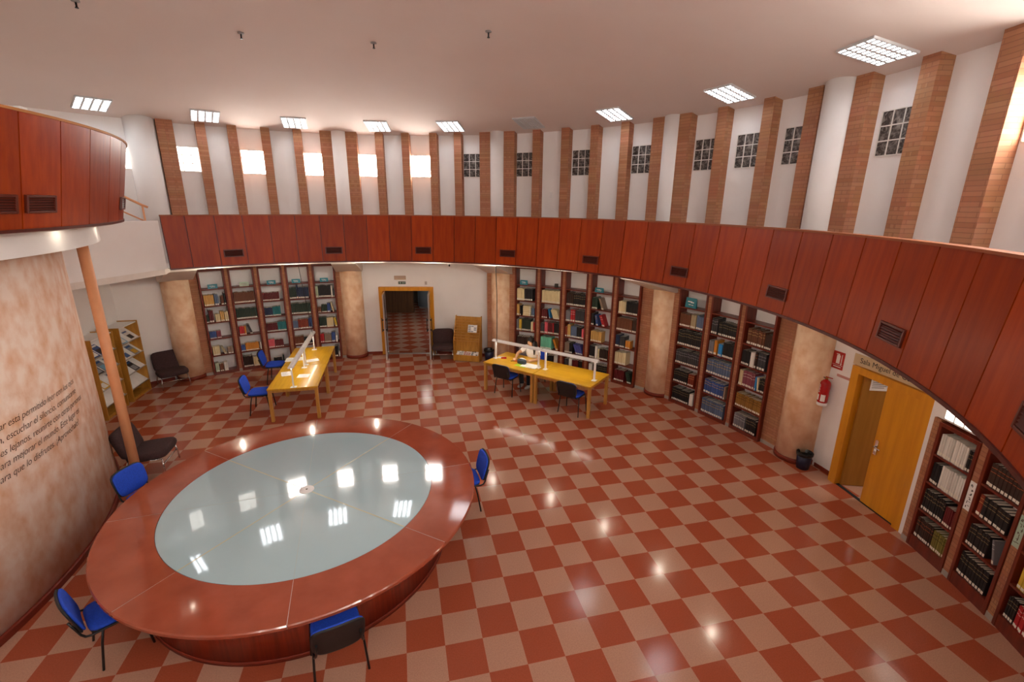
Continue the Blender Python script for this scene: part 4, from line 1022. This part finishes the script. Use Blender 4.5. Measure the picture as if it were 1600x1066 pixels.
BOOKS = {
 'L1': ['tan 6 .03 .46 .72;gbl 2 .48 .66 .74;brn 2 .76 .88 .6;blk 1 .9 .97 .76', 'dgr 2 0 .12 .5;drd 2 .13 .33 .8;crm 3 .4 .6 .52;tan 2 .62 .79 .66;crm 2 .81 .98 .62', 'blu 5 .03 .32 .5;pur 3 .34 .53 .5', 'crm 4 .04 .36 .62;bge 2 .38 .67 .6 L;gbr 2 .7 .96 .45', 'pgr 2 .03 .2 .6;brn 2 .22 .4 .52;wht 2 .42 .6 .6'],
 'L2': ['brn 13 .02 .97 .72', 'dgr 13 .02 .97 .72', 'red 3 .04 .27 .6;org 1 .28 .36 .62;dgy 2 .4 .66 .72 L', 'blu 3 0 .2 .46;org 9 .21 .85 .56;wht 1 .9 .97 .5', 'dbr 9 .02 .46 .76;crm 5 .48 .85 .64;blk 1 .88 .95 .6'],
 'L3': ['drd 10 .02 .82 .56', 'nav 6 .02 .4 .62;tea 6 .41 .8 .66', 'drd 8 .02 .55 .62;tea 7 .56 .98 .66', 'pnk 4 0 .3 .6;drd 5 .32 .74 .56', 'blk 5 .15 .55 .4;dgr 1 .6 .68 .55'],
 'L4': ['dgr 6 0 .34 .78;nav 1 .36 .43 .95;nav 6 .45 .95 .8', 'dgr 12 .01 .98 .76', 'gbl 4 0 .25 .62;rbr 6 .26 .78 .7;blu 3 .8 .96 .76', 'brn 6 0 .45 .62;blk 6 .47 .94 .56', 'dbr 5 .1 .6 .6'],
 'L5': ['pgr 2 0 .14 .8;blk 8 .16 .78 .84;wht 1 .8 .88 .82;dgy 1 .9 .97 .6', 'brn 2 .03 .2 .42;dgr 5 .22 .5 .56;blu 2 .52 .68 .66;crm 1 .71 .86 .72 L', 'dgr 5 .03 .4 .74;crm 6 .42 .77 .7;yel 2 .79 .98 .7 L', 'red 2 0 .2 .66;gbr 6 .22 .58 .62;blu 3 .6 .78 .74;wht 1 .82 .92 .5', 'blk 2 .7 .86 .8;wht 1 .9 .96 .4'],
 'M1': ['crm 5 .02 .4 .84;blk 6 .42 .84 .84', 'tan 2 .02 .16 .8;blk 1 .18 .25 .7;crm 5 .34 .76 .72 S;gbl 2 .8 .95 .62', 'gry 2 .02 .13 .8;yel 2 .15 .28 .8;dgr 7 .3 .76 .84;crm 2 .78 .89 .7;red 1 .91 .97 .7', 'dbr 8 .04 .94 .7', 'gry 4 .1 .6 .6'],
 'M2': ['crm 12 .02 .97 .86', 'drd 3 .04 .34 .64;bbl 1 .36 .5 .72 L;crm 6 .5 .97 .7 L', 'dgy 3 0 .19 .72;pnk 2 .21 .37 .82;drd 4 .39 .64 .8;red 1 .65 .69 .8;blk 5 .71 .97 .8', 'mnt 7 .02 .6 .88;org 2 .64 .96 .84 L', 'gry 2 .02 .2 .72;blk 4 .3 .7 .7;wht 2 .75 .95 .8'],
 'M3': ['dbr 4 .02 .36 .86;blk 6 .37 .97 .85', 'gry 4 .01 .23 .74;red 2 .25 .48 .84;dgy 7 .5 .96 .8', 'rbr 1 0 .1 .7;tan 2 .12 .28 .85;gbl 5 .3 .6 .8;blk 4 .61 .85 .78;pnk 2 .86 .97 .7', 'gbr 4 .01 .25 .74;blk 3 .27 .42 .72;vio 6 .44 .97 .72 L', 'dgy 3 .02 .25 .7;wht 2 .27 .42 .75;drd 4 .44 .75 .72;blk 2 .78 .95 .7'],
 'M4': ['dgr 4 .02 .3 .76;gbr 2 .32 .62 .8 L', 'blk 2 .02 .16 .8;blu 2 .18 .38 .74 L;red 2 .4 .72 .78 L', 'tan 6 .04 .6 .72', 'blk 4 .01 .29 .82;wht 2 .31 .42 .88;crm 1 .44 .52 .68;dbr 5 .54 .95 .74', 'wht 2 .02 .2 .7;blk 7 .25 .95 .74'],
 'M5': ['crm 4 .04 .4 .76;blk 8 .41 .97 .8', 'brn 9 .01 .76 .8;dbr 3 .78 .98 .84', 'nav 3 .01 .2 .76;dgy 4 .22 .46 .72;org 2 .5 .74 .5', 'crm 6 .02 .58 .8', 'drd 6 .06 .55 .76;dgr 4 .6 .95 .74 L'],
 'R1': ['brn 8 .03 .45 .72;bge 3 .47 .68 .76;gbl 4 .7 .98 .76', 'blk 12 .02 .97 .84', 'dgy 12 .02 .97 .8', 'blk 8 .02 .6 .74;rbr 3 .63 .88 .7', 'blk 10 .03 .74 .76;wht 2 .77 .92 .7'],
 'R2': ['dgy 3 .02 .26 .84;blk 9 .3 .98 .72', 'gry 3 .01 .2 .7;org 2 .22 .33 .8;bbl 2 .38 .54 .66;blk 7 .56 .98 .8', 'gbl 10 .02 .97 .8', 'blu 8 .02 .8 .76;gbr 1 .82 .88 .7', 'gbl 11 .01 .9 .8'],
 'R3': ['brn 8 .1 .72 .8;dbr 4 .74 .98 .72', 'blk 5 .01 .3 .74;wht 2 .33 .48 .76;dbr 1 .5 .58 .85;dgy 3 .6 .88 .84', 'crm 2 .02 .15 .8;pur 7 .17 .6 .82;bbl 1 .62 .66 .7;crm 1 .67 .77 .72 L;blk 3 .78 .98 .74', 'och 13 .02 .98 .7', 'gry 6 .06 .5 .76;blk 5 .52 .92 .78'],
 'F1': ['wht 12 .04 .82 .82;blk 2 .84 .97 .78', 'blk 5 .02 .27 .76;wht 10 .29 .97 .84', 'blk 10 .02 .66 .82;drd 5 .68 .97 .7', 'dbr 9 .02 .54 .8;olv 7 .56 .97 .76'],
 'F2': ['dbr 9 .05 .96 .78', 'rbr 1 .02 .15 .72;blk 6 .16 .88 .72', 'blk 8 .02 .6 .78;gry 1 .63 .85 .82 L', 'blk 10 .02 .86 .82'],
 'F3': ['brn 5 .1 .6 .7', 'dbr 6 .1 .8 .7', 'yel 5 .1 .6 .72;bge 3 .62 .95 .7', 'blk 4 .04 .28 .76;red 6 .3 .66 .76;blk 4 .68 .96 .76'],
}
# one book of each kind of mesh: unit cover, pages and spine label
bk = MB()
prof = [(-.5, 1), (-.5, .05), (-.38, 0), (.38, 0), (.5, .05), (.5, 1), (.42, 1), (.42, .07), (-.42, .07), (-.42, 1)]
n = len(prof)
bk.add([(x, y, 0) for x, y in prof] + [(x, y, 1) for x, y in prof], [(i, (i + 1) % n, n + (i + 1) % n, n + i) for i in range(n)] +
       [(0, 9, 8, 1), (1, 8, 2), (2, 8, 7, 3), (3, 7, 4), (4, 7, 6, 5), (n + 1, n + 8, n + 9, n + 0), (n + 2, n + 8, n + 1), (n + 3, n + 7, n + 8, n + 2), (n + 4, n + 7, n + 3), (n + 5, n + 6, n + 7, n + 4)])
PG = MB().box(-.42, .42, .07, .985, .015, .985)
LB = MB().add([(-.4, -.012, .04), (.4, -.012, .04), (.4, -.012, .17), (-.4, -.012, .17)], [(0, 1, 2, 3)])
def unit_mesh(name, b):
    o = b.build(name, BMAT['blk']); me = o.data; bpy.data.objects.remove(o); return me
ME_C, ME_P, ME_L = unit_mesh('book', bk), unit_mesh('pages', PG), unit_mesh('spine_label', LB)
def set_mat(o, m):
    o.material_slots[0].link = 'OBJECT'; o.material_slots[0].material = m
ROWN = {6: {1: 'second', 2: 'third', 3: 'fourth', 4: 'fifth', 5: 'bottom'}, 4: {0: 'top', 1: 'second', 2: 'third', 3: 'bottom'}}
CW = {'L': 'left of the glass door', 'M': 'behind the right desk', 'R': 'of the three-bay bank', 'F': 'right of the ochre door'}
runs = []
rnd = random.Random(11)
camp = Vector((-1.05, -5.95, 4.5))
for key, rows in BOOKS.items():
    M, W, shelves, _ = CASES[key]; k = key[0]
    for ri, row in enumerate(rows):
        si = ri + (1 if len(shelves) == 6 else 0)
        z0 = shelves[si] + .001; clear = .40 if k != 'F' else .365
        for qi, run in enumerate(row.split(';')):
            p = run.split(); c, nb, xa, xb, hf = p[0], int(p[1]), float(p[2]), float(p[3]), float(p[4]); fl = p[5] if len(p) > 5 else ''
            th = (xb - xa) * W / nb; ents = []
            for j in range(nb):
                h = clear * hf * (1 + rnd.uniform(-.035, .035)); dp = min(.24 if k != 'F' else .165, h * .72) * (1 + rnd.uniform(-.04, .04))
                x = -W / 2 + xa * W + th * (j + .5)
                if fl == 'L':
                    av = (xb - xa) * W; an = math.asin(max(0, min(.36, (av - nb * .03) / (h * .96))))
                    tl = (av - h * .96 * math.sin(an)) * math.cos(an) / nb
                    x = -W / 2 + xa * W + h * .96 * math.sin(an) + tl / math.cos(an) * (j + .5)
                    Mx = T(x, .03, z0 + tl * .5 * math.sin(an)) @ RY(-an) @ Matrix.Diagonal((tl * .93, dp, h * .96, 1))
                elif fl == 'S':
                    hh = (xb - xa) * W; tt = clear * hf / nb
                    Mx = T(-W / 2 + xb * W, .02 + rnd.uniform(0, .015), z0 + tt * (j + .5)) @ RY(-PI / 2) @ Matrix.Diagonal((tt * .96, .19, hh * (1 - rnd.uniform(0, .06)), 1))
                else: Mx = T(x, .018 + rnd.uniform(0, .012), z0) @ Matrix.Diagonal((th * .965, dp, h, 1))
                ents.append(M @ Mx)
            size = th * clear * hf / (M.translation - camp).length_squared
            runs.append((size, key, si, len(shelves), qi, c, nb, (xa + xb) / 2, fl, ents))
runs.sort(key=lambda r: -r[0])
def vis(r):      # runs the camera can see; the rest of the shelves stay empty behind desk or parapet
    return True
MIN3 = 300; near = []; rest = []; tot = 0
for r in runs:
    if tot + r[6] <= MIN3 and not rest: near.append(r); tot += r[6]
    else: rest.append(r)
def run_label(r, pos=''):
    size, key, si, ns, qi, c, nb, xm, fl, ents = r
    return '%s%s book%s, %s row, %s bookcase %s' % (BCOL[c][1], {'L': ' leaning', 'S': ' stacked'}.get(fl, ''), pos, ROWN[ns][si], ORD[int(key[1]) - 1], CW[key[0]])
seen = {}
for r in near: seen.setdefault(run_label(r), []).append(r)
for r in near:
    size, key, si, ns, qi, c, nb, xm, fl, ents = r
    lab = run_label(r); same = sorted(seen[lab], key=lambda q: q[7])
    if len(same) > 1: lab = run_label(r, [' at left', ' at right'][same.index(r) > 0])
    grp = lab.replace(' book', ' books', 1) if nb > 1 else None
    for Mw in ents:
        o = bpy.data.objects.new('book', ME_C); COL.objects.link(o); o.matrix_world = Mw; set_mat(o, BMAT[c]); tag(o, lab, 'book', grp)
        g = bpy.data.objects.new('pages', ME_P); COL.objects.link(g); g.parent = o; set_mat(g, PAGES)
        l = bpy.data.objects.new('spine_label', ME_L); COL.objects.link(l); l.parent = o; set_mat(l, SPLAB)
mb = MB(); cols = sorted({r[5] for r in rest}); bm_, pm_, lm_ = bk, PG, LB
for size, key, si, ns, qi, c, nb, xm, fl, ents in rest:
    ci = cols.index(c)
    for Mw in ents:
        mb.add(bk.v, [f[0] for f in bk.f], ci, False, Mw); mb.add(PG.v, [f[0] for f in PG.f], len(cols), False, Mw); mb.add(LB.v, [f[0] for f in LB.f], len(cols) + 1, False, Mw)
o = mb.build('books', [BPLAIN[c] for c in cols] + [PAGES, SPLAB]); o['kind'] = 'stuff'
tag(o, 'rows of smaller far off books filling the tall bookcases along the back wall', 'books')
# subject cards standing on the top shelves
def card(key, x, w, h, m, label, mk=True):
    M, W, sh, _ = CASES[key]
    b = MB().add([(-w / 2, 0, 0), (w / 2, 0, 0), (w / 2, .03, h), (-w / 2, .03, h), (-w / 2, .06, 0), (w / 2, .06, 0)], [(0, 1, 2, 3), (3, 2, 5, 4), (0, 3, 4), (1, 5, 2), (0, 4, 5, 1)])
    o = b.build('subject_card', m); o.matrix_world = M @ T(x * W - W / 2, .03, sh[0] + .0005); tag(o, label, 'sign', 'subject cards on the top shelves')
    if mk:
        q = MB(); sl = math.atan2(.03, h)
        for (x0, x1, z0, z1) in ((-.3, .1, .56, .66), (-.02, .28, .5, .6), (-.2, .02, .28, .34), (.08, .25, .26, .32)):
            q.box(x0 * w, x1 * w, -.002, 0, z0 * h, z1 * h, M=RX(-sl) @ T(0, -.0008, 0))
        q.build('print', PAPER if m is TEAL else GREYC, o)
for i, (k, x) in enumerate((('L1', .5), ('L2', .58), ('L3', .52), ('L4', .4), ('L5', .5))):
    card(k, x, .22, .11, MINT if i == 1 else TEAL, '%s subject card on top shelf of the %s bookcase left of the glass door' % ('mint' if i == 1 else 'teal', ORD[i]))
card('M1', .36, .22, .13, TEAL, 'teal subject card on the leftmost bookcase behind the right desk')
card('M4', .32, .24, .12, TEAL, 'teal subject card on the fourth bookcase behind the right desk')
card('R1', .38, .27, .22, TEAL, 'large teal subject card on top shelf of the three-bay bookcases')
M, W, sh, _ = CASES['M2']; o = MB().rbox(-.045, .045, 0, .06, 0, .1, .006).build('radio_box', BLACKP); o.matrix_world = M @ T(.13, .05, sh[0]); tag(o, 'small black box on the top shelf of the second bookcase behind the desk', 'box')
# vertical paper labels on the brick strips between the low bookcases
for i, a in enumerate((-17.28, -21.78)):
    p = pol(a, 8.358); t = thing('strip_sign', 'vertical pale label with painted letters on the %s brick strip right of the ochre door' % ('left' if i == 0 else 'right'), 'sign', (p.x, p.y, 1.0), facing_out(a), 'vertical labels on the brick strips')
    MB().box(-.042, .042, -.004, 0, -.02, .36).build('card', MINT if i else PAPER, t)
    g = MB(); rr = random.Random(4 + i)
    for k in range(6):
        z = .02 + k * .053
        for _ in range(3):
            x = rr.uniform(-.02, .02); zz = z + rr.uniform(0, .03)
            if rr.random() < .5: g.box(x - .003, x + .003, -.0055, -.004, zz - .012, zz + .014)
            else: g.box(x - .013, x + .012, -.0055, -.004, zz - .003, zz + .003)
    g.build('letters', INK if i else BLACKI, t)

# ------------------------------------------------------------------ camera, world, view
f_px = 737.571144
cam_d = bpy.data.cameras.new('camera'); cam = bpy.data.objects.new('camera', cam_d); COL.objects.link(cam)
cam_d.sensor_width = 36.0; cam_d.sensor_fit = 'HORIZONTAL'; cam_d.lens = f_px / 1600 * 36.0; cam_d.clip_start = .03; cam_d.clip_end = 100
cam.matrix_world = Matrix([[0.973141, 0.05621, -0.223242, -1.047411], [-0.230048, 0.273785, -0.933873, -5.948903], [0.008627, 0.960147, 0.279362, 4.501413], [0.0, 0.0, 0.0, 1.0]])
SC.camera = cam
w = bpy.data.worlds.new('world'); SC.world = w; w.use_nodes = True
w.node_tree.nodes['Background'].inputs['Color'].default_value = (.85, .92, 1, 1); w.node_tree.nodes['Background'].inputs['Strength'].default_value = .5
vs_ = SC.view_settings; vs_.view_transform = 'Standard'; vs_.look = 'None'; vs_.gamma = 1; vs_.use_curve_mapping = False; vs_.exposure = 1.35
SC.cycles.use_denoising = True
SC.cycles.max_bounces = 8; SC.cycles.diffuse_bounces = 5; SC.cycles.glossy_bounces = 4
SC.cycles.sample_clamp_indirect = 10
